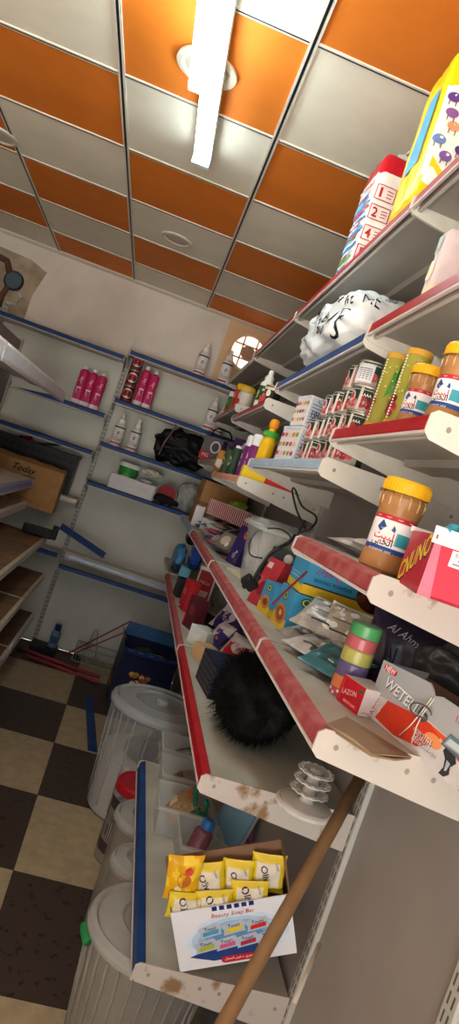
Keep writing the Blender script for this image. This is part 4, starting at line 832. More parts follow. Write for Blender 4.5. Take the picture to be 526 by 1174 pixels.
p = onZ(232, 626, ZL4); solid('soap_packet', 'olive grey flat packet propped at the rail beyond the violet box', 'packet', (XF+.04, 2.93, ZL4+.045), AIS+.4, .12, .03, .08, '6a6456', {'F': [('e', .5, .5, .3, .3, 'a8a090'), ('e', .75, .3, .1, .15, 'c9c4b8')]}, rx=-.5)
# ================================================================== level of the black hair bundle
def hair():
    gg = random.Random(5); m = MB(); HB = mat('black_fibre', '060505', .75, var=.3, scale=60)
    c = Vector((.505, 1.86, ZL3+.118)); ax = Vector((.115, .20, .112))
    bm = bmesh.new(); bmesh.ops.create_icosphere(bm, subdivisions=4, radius=1)
    M = Matrix.Rotation(-.15, 3, 'Z')
    vs = []
    for v in bm.verts:
        q = v.co.copy(); k = 1+.16*N3(q*2.2)+.10*N3(q*6); q = Vector((q.x*ax.x, q.y*ax.y, q.z*ax.z))*k; vs.append(M @ q)
    bm.verts.index_update(); m.add(vs, [tuple(v.index for v in f.verts) for f in bm.faces], HB, True); bm.free()
    for k in range(4200):
        d = Vector((gg.gauss(0, 1), gg.gauss(0, 1), gg.gauss(0, 1))).normalized(); p0 = M @ Vector((d.x*ax.x, d.y*ax.y, d.z*ax.z))*.92
        flow = (M @ Vector((-.35+.25*gg.gauss(0, 1), -.75+.3*gg.gauss(0, 1), .15*gg.gauss(0, 1)))).normalized()
        L = .03+.035*gg.random(); dd = (d*.55+flow).normalized(); s = dd.cross(Vector((gg.random(), gg.random(), gg.random()))).normalized()*.0007
        p1 = p0+dd*L*.5+d*.004; p2 = p0+dd*L+Vector((0, 0, -.010*gg.random()))
        lo = -(c.z-ZL3)+.002
        for q in (p0, p1, p2): q.z = max(q.z, lo)
        b = len(m.v); m.add([p0-s, p0+s, p1+s*.8, p1-s*.8, p2], [(0, 1, 2, 3), (3, 2, 4)], HB)
    for v in m.v: v.z = max(v.z, -(c.z-ZL3)+.002)
    o = m.build('hair_bundle', None, c); tag(o, 'large shaggy black hair bundle lying on the bright red edged shelf', 'hair')
hair()
p = onZ(262, 830, ZL3)
t = thing('vented_carton', 'dark navy carton with vented grid and white print behind the hair bundle', 'box', (.405, 2.17, ZL3+.001), -PI/2+.12)
m = MB(); w, d, h = .20, .17, .105; m.box(-w/2, 0, 0, w/2, d, h, mat('navy_card', '23294a', .4, var=.1), .002); fs = faces(w, d, h)
m.rect(fs['F'], 0, 0, 1, 1, '1c1d22'); of = m._off()
for i in range(9):
    for j in range(5): m.rect(fs['F'], .03+.107*i, .08+.18*j, .10+.107*i, .19+.18*j, '50525c', of)
m.art(fs['T'], [('r', .72, .5+.06*k, .95, .53+.06*k, '9aa4c0') for k in range(6)]+[('t', 'NAJ', .82, .25, .22, 'c9cede', dict(bold=True)), ('r', .0, .0, .05, 1, '4a5c90')])
m.art(fs['R'], [('t', 'NAJIL', .28, .70, .42, 'c9cede', dict(bold=True)), ('r', .10, .30, .5, .34, '7a84a8'), ('r', .10, .22, .6, .25, '7a84a8'), *[('r', .6+.05*k, .4, .63+.05*k, .85, '8a94b4') for k in range(6)]])
m.build('carton_body', t)
# lacy white stand with three ornate rings
p = onZ(349, 934, ZL3); p = Vector((p.x, p.y+.02, ZL3+.006))
t = thing('ornate_stand', 'white plastic stand of three lacy rings on a broad round foot', 'stand', p)
IV = mat('white_plastic', 'cfcbc6', .4, var=.06, scale=14); R0 = wid(p, 34)
MB().lathe([(0, .008), (R0*.5, .008), (R0*.86, .004), (R0*.92, .0), (R0, .0), (R0, .007), (R0*.92, .012), (R0*.86, .010), (R0*.80, .013), (R0*.3, .018), (0, .018)], IV, 44).build('foot_disc', t)
def rosette(z, r, name):
    m = MB(); N = 14
    m.lathe([(r*.42, z-.012), (r*.50, z-.004), (r*.70, z), (r*.72, z+.003), (r*.5, z+.001), (r*.40, z-.006)], IV, 28)
    for k in range(N):
        a = 2*PI*k/N; m.tube([(r*.86*math.cos(a)+r*.12*math.cos(q)*math.cos(a)-r*.15*math.sin(q)*math.sin(a), r*.86*math.sin(a)+r*.12*math.cos(q)*math.sin(a)+r*.15*math.sin(q)*math.cos(a), z+.002) for q in [j*PI/4 for j in range(9)]], r*.035, IV, 5, False)
    m.tube([(r*math.cos(2*PI*k/28), r*math.sin(2*PI*k/28), z+.002+.0015*math.cos(k*PI)) for k in range(29)], r*.05, IV, 6, False)
    m.build(name, t)
RR = wid(p, 22)
for i, (dx, z) in enumerate(((.002, .040), (.008, .064), (.014, .088))): rosette(z, RR*(1-.03*i), 'lace_ring')
MB().lathe([(R0*.28, .017), (R0*.22, .022), (R0*.20, .034), (R0*.26, .040), (R0*.2, .05), (R0*.24, .064), (R0*.18, .075), (R0*.22, .09), (R0*.1, .095), (0, .095)], IV, 24).build('stem', t)
# packets in front of the hair bundle
def pq(px, py, z=0., dx=0., dy=0.): q = onZ(px, py, ZL3); return Vector((q.x+dx, q.y+dy, ZL3+z))
def wipes(lab, p, c, rz, rx, seed, t='Fay', w=.17, h=.11):
    mk = [('e', .5, .48, .20, .22, 'd8d0d4'), ('e', .5, .48, .15, .16, 'b9b0b8'), ('t', t, .5, .48, .18, c, dict(bold=True)), ('r', .05, .86, .95, .90, 'e8e4ea'), ('e', .78, .25, .06, .06, 'b07a5a')]
    return pouch('wipes_pack', lab, 'wipes', p, w, h, .055, lambda u, v: K('dcd6dc', .3) if v > .52+.1*math.sin(u*3) or u < .15 else K(c, .3), mk, rz=rz, rx=rx, seed=seed)
wipes('purple and white wipes pack lying before the green bottle', pq(254, 738, .05, -.015, .0), '3d2a6e', -.95, -.6, 1.3, 'Fay', .19, .14)
wipes('small purple and white wipes pack beside the white open carton', pq(240, 748, .035, -.005, 0), '3a2a78', -1.15, -.6, 2.6, 'Ve', .10, .11)
wipes('grey and plum wipes pack tucked under the dusty red rail', pq(278, 750, .125, .0, .07), '6f5560', -.9, -.9, 3.1, 'CoN', .17, .12)
wipes('red and white pads pack lying against the hair bundle', pq(264, 778, .055, -.015, .0), 'c0202c', -.95, -.6, 4.2, 'Ko', .17, .11)
solid('white_carton', 'white open carton standing behind the beige carton at the red rail', 'box', pq(222, 741, .001), AIS+.5, .12, .08, .075, 'd4d8d2', {'F': [('r', .1, .1, .9, .9, 'cfd4ce')]})
solid('beige_carton', 'beige small carton lying at the red rail beside the purple wipes', 'box', pq(224, 754, .001, .0, -.02), AIS+.35, .10, .07, .055, 'c9a878')
solid('glass_carton', 'black glossy flat carton tilted behind the white open carton', 'box', pq(229, 724, .001, .0, .0), AIS+.5, .10, .03, .09, '17171a', {'F': [('r', .08, .1, .92, .9, '202126'), ('p', [(.2, .2), (.3, .2), (.75, .8), (.65, .8)], '3a3c44')]}, rx=-.4)
bottle('cleaner_bottle', 'green plastic bottle with red emblem lying back behind the purple wipes', 'bottle', pq(250, 712, .002, .06, .05), .045, .22, K('2f6f38', .3), K('b8262e'), P_SLIM, Q_SLIM, [('e', .5, .6, .3, .14, 'b8262e'), ('t', 'Dett', .5, .6, .36, WHT)], bands=(.3, .75, K('2f7a3e', .3)))
solid('foil_packet', 'dark maroon packet standing behind the black glossy carton', 'packet', pq(214, 720, .001, -.005, .0), AIS+.35, .10, .05, .14, '55222c', {'F': [('e', .5, .6, .25, .2, '7a3440'), ('r', 0, 0, .12, .4, 'c03038')]})
solid('red_carton', 'red upright carton with pale lettering before the maroon packet', 'box', pq(206, 698, .001), AIS+.2, .10, .05, .15, 'b32630', {'F': [('t', 'Kif', .4, .6, .5, 'd88a84', dict(bold=True)), ('r', .05, .05, .3, .12, 'e8dcd8')]})
solid('framed_carton', 'white carton with red printed panel standing edge on to the aisle', 'box', pq(224, 694, .001, .01, .0), -.35, .10, .12, .21, 'dcd6d2', {'F': [('r', .1, .1, .9, .9, 'b8323a'), ('t', 'MEGA', .5, .6, .6, 'e8d4d0'), ('r', .2, .25, .8, .4, 'd8c4c0')], 'L': [('r', .1, .1, .9, .9, 'b8323a'), ('t', 'MAIL', .5, .5, .7, 'e8d4d0', dict(rot=1.3)), ('r', .25, .2, .75, .3, 'e0d0cc')]})
solid('grey_carton', 'pale grey carton behind the red printed white carton', 'box', pq(236, 690, .001, .04, .03), AIS+.1, .15, .10, .15, 'b4b1ac', {'F': [('r', .1, .4, .9, .44, '9a9894')]})
softblock('blue_pack', 'bright blue packet leaning at the far end of the dusty red rail', 'packet', pq(214, 668, .085, .0, .0), .15, .07, .15, lambda q: K('2450b0', .3) if q.z > -.5 else K('1c3a86', .3), n=5, wr=.008, seed=2, artF=[('e', .35, .35, .14, .18, '8a8f6a'), ('e', .8, .8, .12, .12, '8a4a5a'), ('t', 'Per', .65, .55, .3, 'd8dcec')])
solid('light_blue_carton', 'pale blue small carton under the bright blue packet', 'box', pq(203, 664, .001), AIS, .09, .06, .09, '6fb0cc', {'F': [('r', .1, .6, .9, .7, 'b8dcea'), ('t', 'O2', .5, .35, .4, WHT)]})
solid('black_carton', 'black small carton before the pale blue one at the dusty red rail', 'box', pq(199, 682, .001), AIS+.1, .10, .05, .10, '1d1e22', {'F': [('p', [(.1, .2), (.4, .2), (.6, .8), (.3, .8)], '3a3d44')]})
softblock('blue_pouch', 'small blue pouch with pale print at the far bare shelf end', 'pouch', (XFL+.06, 4.55, ZL3+.002), .28, .07, .17, lambda q: K('3f7fb0', .3) if q.z > -.3 else K('2a3f5a', .3), n=4, wr=.01, seed=3, artF=[('t', 'Ariel', .5, .3, .5, 'a8bccc')])
softblock('dark_pouch', 'black and pink pouch lying behind the small blue pouch', 'pouch', (XFL+.12, 4.62, ZL3+.19), .22, .10, .10, lambda q: K('241c20', .3) if q.z < .3 else K('6a3a48', .3), n=3.5, wr=.012, seed=6)
solid('yellow_packet', 'small yellow packet peeping out under the dusty red rail joint', 'packet', pq(238, 690, .001, .10, -.12), AIS, .06, .04, .12, 'd9b42a')

# ================================================================== bottom shelf
def soapbox():
    a = atZ(206, 1115, ZBASE); rz, ryt, rxt, w, h, d = -.0704, -.4619, .147, .2786, .1615, .066
    t = thing('soap_carton', 'open white soap carton full of yellow wrapped soap bars on the lowest shelf', 'box', a+Vector((0, 0, .001)), rz, rxt, ryt)
    m = MB(); WB = mat('white_board', 'dfe3ea', .4, var=.04, scale=4); hb = .2595
    m.box(0, 0, 0, w, .003, h, WB, 0); m.prism([(0, .003, 0), (.0, d, .0), (.0, d, hb*.98), (0, .003, h)], (.003, 0, 0), CARD_IN); m.box(w-.003, .003, 0, w, d, hb, CARD_IN, 0); m.prism([(0, d-.003, 0), (w-.003, d-.003, 0), (w-.003, d-.003, hb), (0, d-.003, hb)], (0, .003, 0), CARD_IN); m.box(.003, .003, 0, w-.003, d-.003, .003, CARD_IN, 0)
    m.add([(-.0006, .003, 0), (-.0006, d, 0), (-.0006, d, hb*.98), (-.0006, .003, h)], [(3, 2, 1, 0)], 'c9cdd2')
    S = Plane((0, 0, 0), (1, 0, 0), (0, 0, 1), w, h)
    for q in range(5): m.ell(S, .52, .44, .44-.055*q, .40-.055*q, ['cfe0ee', 'b0cde4', '8fb8d8', '6fa2cc', '5590c0'][q], 30)
    m.poly(S, [(.26, .30), (.10, .22), (.30, .10), (.78, .12), (.86, .28), (.7, .3)], '24407e')
    # cut off big blue heading and red script
    for q in range(6): u = .34+.062*q; m.rect(S, u, .93, u+.042, 1.0, '1c2f74')
    m.text(S, 'Beauty Soap Bar', .51, .84, .36, 'c2303a', slant=.15)
    cols = ['3f9ac4', 'd8c02a', 'c92a26', 'a8b83a', 'c95a8a', 'a8324a', 'd8b42a']
    for q in range(7):
        u, vv = (.30+.20*q, .60) if q < 3 else (.25+.175*(q-3), .36); du, dv = .092, .105; s_ = .06
        m.poly(S, [(u-du, vv-dv), (u-du*.9, vv-dv*.2), (u-du*1.1, vv+dv*.5), (u-du*.8, vv+dv*.8), (u+du*.8, vv+dv*1.2), (u+du*1.1, vv+dv*.5), (u+du*.95, vv-.0), (u+du*1.05, vv-dv*.6)], 'b4bcc8')
        m.poly(S, [(u-du*.7, vv-dv*.7), (u-du*.65, vv-dv*.05), (u+du*.8, vv+dv*.3), (u+du*.75, vv-dv*.4)], cols[q])
        m.text(S, 'Touri', u, vv+dv*.45, .10, '26305e', True, rot=.05)
    m.pill(S, .36, .045, .66, .155, 'b8202e'); m.text(S, arabic('طوري صابون الجمال'), .51, .10, .24, 'f0dcdc', True)
    m.build('carton_body', t)
    M = Matrix.Translation(t.location) @ Matrix.Rotation(rz, 4, 'Z') @ Matrix.Rotation(ryt, 4, 'Y') @ Matrix.Rotation(rxt, 4, 'X')
    Mi = M.inverted(); cam0 = Mi @ Vector((0, 0, 0))
    def inbox(px, py, yl): r_ = (Mi.to_3x3() @ ray(px, py)); k = (yl-cam0.y)/r_.y; return cam0+r_*k
    bars = [(207, 1030, .032, 1, -.10, .085, .118, 'orange and yellow wrapped soap bar standing at the corner of the white carton'), (240, 1032, .036, 0, -.22, .085, .10, 'yellow and cream soap bar with dark lettering, next to the orange wrapped one'), (271, 1028, .038, 0, -.30, .075, .098, 'yellow soap bar with dark lettering, third along in the white carton'), (304, 1022, .038, 0, -.35, .082, .10, 'yellow soap bar at the cardboard wall of the white carton, topmost'),
            (210, 1052, .018, 0, -.2, .09, .07, 'pale soap bar pushed low behind the carton front under the orange one'), (246, 1050, .018, 0, -.3, .09, .07, 'yellow soap bar pushed low in the middle behind the carton front'), (286, 1040, .018, 0, -.25, .09, .07, 'yellow soap bar lying low behind the blue heading')]
    for i, (x, y, z, kind, ln, pw, ph, lab) in enumerate(bars):
        q = M @ inbox(x, y, z)
        pick = (lambda u, v: K('dba51e', .25) if N3((u*4, v*4, 2)) < .12 else K('e8c43a', .25)) if kind else (lambda u, v: K('d8d0bc', .25) if .16 < v < .80 and .12 < u < .88 else K('d6bc2c', .25))
        mk = [('e', .5, .5, .2, .16, 'b8662a'), ('e', .35, .3, .1, .08, 'e8dca0'), ('e', .62, .7, .12, .08, 'c4402a')] if kind else [('t', 'Olive', .45, .50, .62, '2a2440', dict(bold=True, rot=-1.2)), ('t', 'OINO', .76, .74, .24, '4a4230', dict(rot=-1.2)), ('p', [(.70, .1), (.95, .2), (.95, .6), (.8, .5)], 'c9c03a')]
        pouch('soap_bar', lab, 'soap', q, pw, ph, .024, pick, mk, rz=rz+[.1, -.1, -.15, -.12, .1, .0, -.1][i], rx=rxt-.02, ry=ryt+[.25, .05, .2, .25, .3, .1, .15][i], seed=i*1.3+2, wr=.10)
soapbox()
def bq(px, py, z=0., dx=0., dy=0.): q = onZ(px, py, ZBASE); return Vector((q.x+dx, q.y+dy, ZBASE+z))
def tubx(lab, p, w, d, h, content, rz, rimc=None):
    t = thing('storage_basket', lab, 'basket', p, rz)
    m = MB(); tp = 1.14
    def ring(k, z): return [(-w/2*k, -d/2*k, z), (w/2*k, -d/2*k, z), (w/2*k, d/2*k, z), (-w/2*k, d/2*k, z)]
    m.add(ring(1, 0)+ring(tp, h), [(3, 2, 1, 0), (0, 1, 5, 4), (1, 2, 6, 5), (2, 3, 7, 6), (3, 0, 4, 7)], CLEAR); m.build('basket_body', t)
    m = MB(); m.add(ring(tp, h)+ring(tp*1.07, h-.002)+ring(tp*1.07, h-.012), [(i, (i+1) % 4, 4+(i+1) % 4, 4+i) for i in range(4)]+[(4+i, 4+(i+1) % 4, 8+(i+1) % 4, 8+i) for i in range(4)], MILKLID if rimc is None else rimc); m.build('rim', t)
    return t
tubx('clear basket with grey green bits, farthest of three behind the blue edge', bq(196, 880, .001, .02, .03), .15, .14, .09, None, AIS)
tubx('clear basket behind the one with beige grain packet', bq(196, 908, .001, .02, .02), .15, .14, .09, None, AIS)
tubx('clear basket holding a beige grain packet with orange border', bq(196, 950, .001, .02, .02), .16, .16, .10, None, AIS)
tubx('clear tray basket under the small pink bottle', bq(214, 985, .001, .02, .0), .15, .12, .085, None, AIS)
PK_ = mat('grain', 'b39a6e', .6, scale=120, hex2='8a7350', patch=(.3, .7))
pouch('grain_packet', 'beige grain packet with orange border inside a clear basket', 'packet', bq(196, 950, .03, -.02, .02), .13, .11, .05, lambda u, v: K('c46a4a', .35) if v < .12 or v > .9 else PK_, [('r', .1, .2, .5, .5, 'd8c8a8')], rz=AIS+.1, rx=-.7, seed=2.2)
pouch('grain_packet', 'grey green packet lying in the farthest clear basket', 'packet', bq(196, 880, .03, -.0, .03), .11, .10, .05, lambda u, v: K('6a8a72', .4) if u > .5 else K('55504a', .5), [('e', .7, .5, .16, .2, '8ab09a')], rz=AIS, rx=-1.2, seed=5.2)
pouch('grain_packet', 'brown grey packet lying in the middle clear basket', 'packet', bq(196, 908, .03, -.0, .02), .12, .10, .05, lambda u, v: K('8a7a6a', .5) if v > .4 else K('6a5a4e', .5), [('r', .2, .3, .8, .34, '4a4038')], rz=AIS, rx=-1.2, seed=7.2)
o = MB().tube([(-.030, 0, .05), (-.034, 0, .02), (-.026, 0, -.02), (0, 0, -.034), (.026, 0, -.02), (.034, 0, .02), (.020, 0, .03)], .009, K('1f6a4e', .35), 10).build('green_clip', None, bq(205, 958, .125, .03, -.02), -1.0, .3); tag(o, 'dark green plastic clip resting on the beige grain packet', 'clip')
p = bq(214, 985, .012, .012, 0); bottle('syrup_bottle', 'small clear bottle of pink liquid with a blue cap leaning over', 'bottle', p, .030, .125, mat('pink_liquid', '8a5562', .2, var=.05, alpha=.85, coat=.5), K('2f6fb8', .35), P_SQZ, [(.62, .72), (.68, .74), (.68, .93), (.6, .96), (0, .96)], (), ry=-.0, rx=-.25, rz=AIS+.7)
solid('notebook', 'blue covered book standing behind the small pink bottle', 'book', bq(262, 972, .001, -.02, .03), -.9, .13, .022, .17, '6f97b0', {'F': [('r', .05, .04, .95, .96, '7aa2ba'), ('r', .1, .7, .6, .75, '9ab8c8')], 'R': [('r', .15, .03, .85, .97, 'd8d4cc')]}, rx=-.35)
solid('notebook', 'pink covered book standing behind the blue covered one', 'book', bq(292, 975, .001, -.01, .03), -.9, .13, .022, .15, 'b86a7e', {'F': [('r', .05, .04, .95, .96, 'c47a8c')], 'R': [('r', .15, .03, .85, .97, 'd8d4cc')]}, rx=-.35)

# ================================================================== broom handle
a = atX(412, 893, .64); b = atX(255, 1176, .40); dn = (b-a).normalized(); end = a+dn*((HF-a.z)/dn.z); WOOD = mat('worn_wood', '8a6c4a', .6, scale=9, hex2='70543a', patch=(.3, .7))
o = MB().tube([a+(end-a)*k/12 for k in range(13)], .0135, WOOD, 14).build('broom_stick'); tag(o, 'brown wooden stick leaning across the soap carton', 'stick')
m = MB(); q1, q2 = atX(337, 1150, .62), atX(366, 1082, .70); m.tube([q1, (q1+q2)/2, q2], .005, K('c9c2b4', .5), 8); tag(m.build('thin_rod'), 'thin pale rod standing behind the soap carton by the upright', 'rod')

# ================================================================== floor in front of and under the shelves
def drum(lab, x, y, r0, r1, h, lidr, fill=None, fillc='c9c2b8', lidm=None, body=None, ribs=0, handle=None, knob=True):
    t = thing('storage_drum', lab, 'container', (x, y, HF+.001))
    body = body or MILKY; m = MB(); m.lathe([(0, .004), (r0*.96, .004), (r0, .012), (r0+(r1-r0)*.5, h*.5), (r1, h*.93)], body, 48)
    if ribs:
        for k in range(ribs): an = 2*PI*k/ribs; m.tube([((r0+.003)*math.cos(an), (r0+.003)*math.sin(an), .05), ((r1+.002)*math.cos(an), (r1+.002)*math.sin(an), h*.88)], .0045, body, 6)
    m.build('drum_body', t)
    if fill:
        rf = r0+(r1-r0)*fill-.006; mm = MB(); mm.lathe([(0, .008), (r0-.006, .008), (rf, h*fill), (rf*.6, h*fill+.012), (0, h*fill+.02)], mat('powder_'+fillc, fillc, .7, var=.05, scale=6), 40); mm.build('contents', t)
    L = lidr; mm = MB(); mm.lathe([(L*.985, h*.90), (L*1.02, h*.90), (L*1.03, h*.925), (L, h*.95), (L*.93, h*.965), (L*.88, h*.95), (L*.55, h*.975), (L*.50, h*.96), (L*.36, h*.955), (0, h*.955)], lidm or MILKLID, 56)
    mm.build('lid', t)
    if knob: MB().lathe([(L*.14, h*.955), (L*.13, h*.985), (L*.09, h*.995), (0, h*.997)], lidm or MILKLID, 24).build('knob', t)
    if handle: MB().tube([(L*1.03*math.cos(q), L*1.03*math.sin(q), h*.87+.0*q) for q in [handle-.16+.04*k for k in range(9)]], .012, K('2a8a4a', .4), 8).build('lid_clip', t)
    return t
q = atZ(97, 905, HF)
K1 = drum('tall clear drum of white powder standing nearest the navy toy box', .46, 3.30, .205, .235, .575, .245, .50, 'cfcac2', ribs=18, knob=True, body=mat('drum_clear', 'c3c8c8', .25, var=.03, alpha=.34, coat=.3), lidm=mat('drum_lid', 'c8d0d4', .2, var=.03, alpha=.55, coat=.4))
.0; kx, ky = .46, 3.30
o = MB().lathe([(0, .0), (.05, 0), (.062, .11), (.066, .11), (.053, -.003), (0, -.003)], K('6f6e6a', .4), 24).build('scoop', None, (kx-.08, ky-.07, HF+.335), .6, 1.2, .5); tag(o, 'grey measuring cup lying on the white powder inside the tall drum', 'cup')
def place_lid(px, py, zlid, r): pt = atZ(px, py, zlid); return pt.x+r, pt.y
x, y = place_lid(101, 1046, HF+.44, .196); drum('big milky drum with a green lid clip beside the blue edged shelf', x, y, .145, .182, .47, .19, .30, '9a8f80', ribs=30, handle=PI*1.07, knob=False)
x, y = place_lid(122, 985, HF+.43, .115); drum('small milky drum squeezed between the big clipped drum and its neighbour', x, y+.02, .085, .095, .46, .10, .3, 'a89a8c', knob=False)
x, y = place_lid(129, 935, HF+.43, .14); drum('milky drum with domed lid next to the red lidded jar', x, y+.03, .11, .122, .46, .130, .3, '8a7a6e', knob=False)
pj = atZ(133, 985, HF); x, y = pj.x, pj.y; hj = hgt(pj, 903)
t = thing('lidded_jar', 'clear tub with a flat red lid and dark label, beside the tall powder drum', 'tub', (x, y, HF+.001)); r = .100
MB().lathe([(0, .004), (r, .004), (r, hj)], mat('drum_clear', 'c3c8c8', .25), 36).build('tub_body', t)
MB().lathe([(r*1.01, hj-.02), (r*1.07, hj-.02), (r*1.07, hj+.01), (r*.98, hj+.02), (r*.92, hj+.012), (0, hj+.012)], K('b3202c', .35), 40).build('lid', t)
m = MB(); S = Cyl(r+.001, .05, hj-.05, -1.0, 1.6); m.art(S, [('r', 0, 0, 1, 1, '4a3f3a'), ('r', .25, .2, .7, .8, 'a8a29a'), ('r', .3, .3, .65, .5, '5a5450'), ('t', 'KG', .5, .65, .3, '3a3430')]); m.build('label', t)
MB().lathe([(0, .008), (r*.96, .008), (r*.96, hj*.7), (0, hj*.72)], mat('powder_8a6a5a', '8a6a5a', .7), 30).build('contents', t)
# strip on the floor
m = MB(); a, b = atZ(106, 862, HF), atZ(102, 800, HF); dv = (b-a).normalized(); sd = Vector((dv.y, -dv.x, 0))*.028
m.prism([a-sd, a+sd, a+sd*.9+Vector((0, 0, .012)), a-sd*.9+Vector((0, 0, .006))], b-a, BLUE_RAIL); m.move(Matrix.Translation((0, 0, .001))); tag(m.build('price_strip'), 'long blue plastic strip lying on the floor tiles by the drum', 'strip')
# navy toy carton
t = thing('toy_carton', 'open navy carton with colourful flaps standing on the floor past the drum', 'box', (.275, 4.66, HF+.001), .04)
w, d, h = .39, .36, .40; NV = mat('navy_card', '23294a', .4); m = MB()
m.box(0, 0, 0, w, .004, h, NV, 0); m.box(0, .004, 0, .004, d, h, NV, 0); m.box(w-.004, .004, 0, w, d, h, NV, 0); m.box(.004, d-.004, 0, w-.004, d, h, NV, 0); m.box(.004, .004, 0, w-.004, d-.004, .004, NV, 0)
S = Plane((0, 0, 0), (1, 0, 0), (0, 0, 1), w, h); gg = random.Random(2)
for k in range(26): m.ell(S, .1+.5*gg.random(), .25+.34*gg.random(), .05, .04, ['c9742a', 'd8b85a', 'b3402a', '8a5a3a', 'e0d0b0'][k % 5], 10)
m.art(Plane((0, d, 0), (0, -1, 0), (0, 0, 1), d, h), [('e', .3+.1*k, .2+.08*(k % 3), .08, .06, ['d8b42a', 'c9502a', '3f7fc0'][k % 3]) for k in range(5)])
m.art(Plane((.004, d-.004, 0), (1, 0, 0), (0, 0, 1), w-.008, h), [])
m.build('carton_body', t)
for nm_, pts, cs in (('flap', [(0, 0, h), (w, 0, h), (w*.95, -.05, h-.02), (w*.05, -.05, h-.02)], '2a3f7a'), ('flap', [(w, 0, h), (w, d, h), (w+.045, d*.95, h+.06), (w+.045, d*.05, h+.06)], 'c9b03a'), ('flap', [(0, d, h), (w, d, h), (w*.95, d+.06, h+.08), (w*.05, d+.06, h+.08)], '3a6a9a'), ('flap', [(0, 0, h), (0, d, h), (-.02, d*.95, h+.07), (-.02, d*.05, h+.07)], '24305c')):
    m = MB(); m.prism(pts, (0, 0, .003), K(cs, .4)); 
    P4 = [Vector(q_)+Vector((0, 0, .0045)) for q_ in pts]
    for k in range(5): a_ = (k+.5)/5; q0 = P4[0].lerp(P4[1], a_).lerp(P4[3].lerp(P4[2], a_), .5); m.add([q0+Vector((.02*math.cos(2*PI*j/8), .012*math.sin(2*PI*j/8), .001)) for j in range(8)], [tuple(range(8))], ['c9502a', 'e0c860', '5fa0c8', '8a3a6a'][k % 4])
    m.build(nm_, t)
for k, (dx, dy, c_) in enumerate(((.12, .12, '5a2f2a'), (.26, .16, '8a7a2a'), (.18, .26, '3a5a3a'))): solid('toy_box', ['maroon toy box lying inside the open navy carton', 'yellow toy box lying inside the open navy carton', 'green toy box lying inside the open navy carton'][k], 'box', Vector((.275+dx, 4.66+dy, HF+.30)), .3*k, .12, .07, .05, c_)
# wire rack, red rods, bottle and dark case by the end wall
t = thing('wire_rack', 'pale wire dish rack standing on the floor before the end shelving', 'rack', (-.04, 5.27, HF+.001)); WR = mat('wire_white', 'a8a69e', .4, var=0); W_, D_, H_ = .52, .18, .13
for z in (.02, H_): MB().tube([(0, 0, z), (W_, 0, z), (W_, D_, z), (0, D_, z), (0, 0, z)], .005, WR, 6).build('rim_wire', t)
m = MB()
for k in range(24): x = W_*k/23; m.tube([(x, 0, H_), (x, .0, .02), (x, D_, .02), (x, D_, H_)], .0022, WR, 5, False)
m.build('wire_grid', t)
MB().tube([(.06, .1, .02), (.10, .1, .27), (.12, .1, .27), (.18, .1, .02)], .005, WR, 6).build('hoop', t)
REDR = mat('faded_red_rod', '9c4048', .5, var=.15, scale=12)
for p1, p2, r_, lab in (((24, 733), (120, 760), .014, 'longest faded red rod lying flat before the dish rack'), ((32, 742), (117, 772), .012, 'faded red rod lying nearest the beige tile'), ((72, 752), (150, 712), .006, 'thin red rod lying askew over the dish rack'), ((88, 748), (150, 722), .005, 'thinnest red rod crossing above the dish rack')):
    a, b = atZ(*p1, HF+r_+.002), atZ(*p2, HF+r_+.002)
    if 'rack' in lab and 'flat' not in lab: a, b = atY(*p1, 5.24), atY(*p2, 5.20)
    else:
        q_ = 5.21 if 'longest' in lab else 5.10
        a, b = atY(*p1, q_), atY(*p2, q_-.14); a.z = b.z = HF+r_+.002
    tag(MB().tube([a, (a+b)/2, b], r_, REDR, 10).build('red_rod'), lab, 'rod')
p = atY(64, 728, 5.33); bottle('water_bottle', 'clear water bottle with deep blue cap by the slotted upright', 'bottle', (p.x, 5.33, HF+.053), .034, .19, mat('blue_water', '7f9ab0', .2, var=.05, alpha=.8), K('1f3560', .4), P_SQZ, [(.62, .72), (.72, .74), (.72, .98), (0, .98)], [('r', .1, .1, .9, .5, '4f7f9a')], bands=(.2, .5, K('3f5f80')))
solid('dark_case', 'low black case lying on the floor under the blue capped bottle', 'case', (p.x-.06, 5.25, HF+.001), 0, .20, .18, .05, '1d2026')

# ================================================================== end shelving goods
SX = lambda px, py, z, Y=5.30: onY(px, py, Y, z)
for px, py, z, top, lab in ((226, 432, .722, 393, 'white squeeze bottle standing alone on the highest blue edged end shelf'), (253, 441, .722, 402, 'white squeeze bottle beside the round grille window'), (238, 489, .352, 455, 'white squeeze bottle on the second end shelf by the long shelving'), (249, 493, .352, 466, 'small white bottle next to the long shelving on the second end shelf'), (131, 511, .012, 475, 'white squeeze bottle standing first from the slotted upright over the green tub'), (149, 517, .012, 481, 'white squeeze bottle between another and the black bag')):
    p = SX(px, py, z); h = hgt(p, top)
    bottle('squeeze_bottle', lab, 'bottle', p, wid(p, 6.2), h, K('dedad8', .4), K('e4e2e0', .4), P_SQZ, Q_SQZ, [('r', .0, .90, 1, .97, '2a2826'), ('t', 'F', .5, .60, .16, '2a2826', dict(bold=True)), ('r', .1, .30, .9, .33, '6a6260'), ('r', .1, .22, .8, .25, '6a6260'), ('r', .0, .04, 1, .12, 'b03a48'), ('t', 'Fern', .35, .42, .4, '4a4442')], rz=0, bands=(.06, .62, K('e2dedc', .4)))
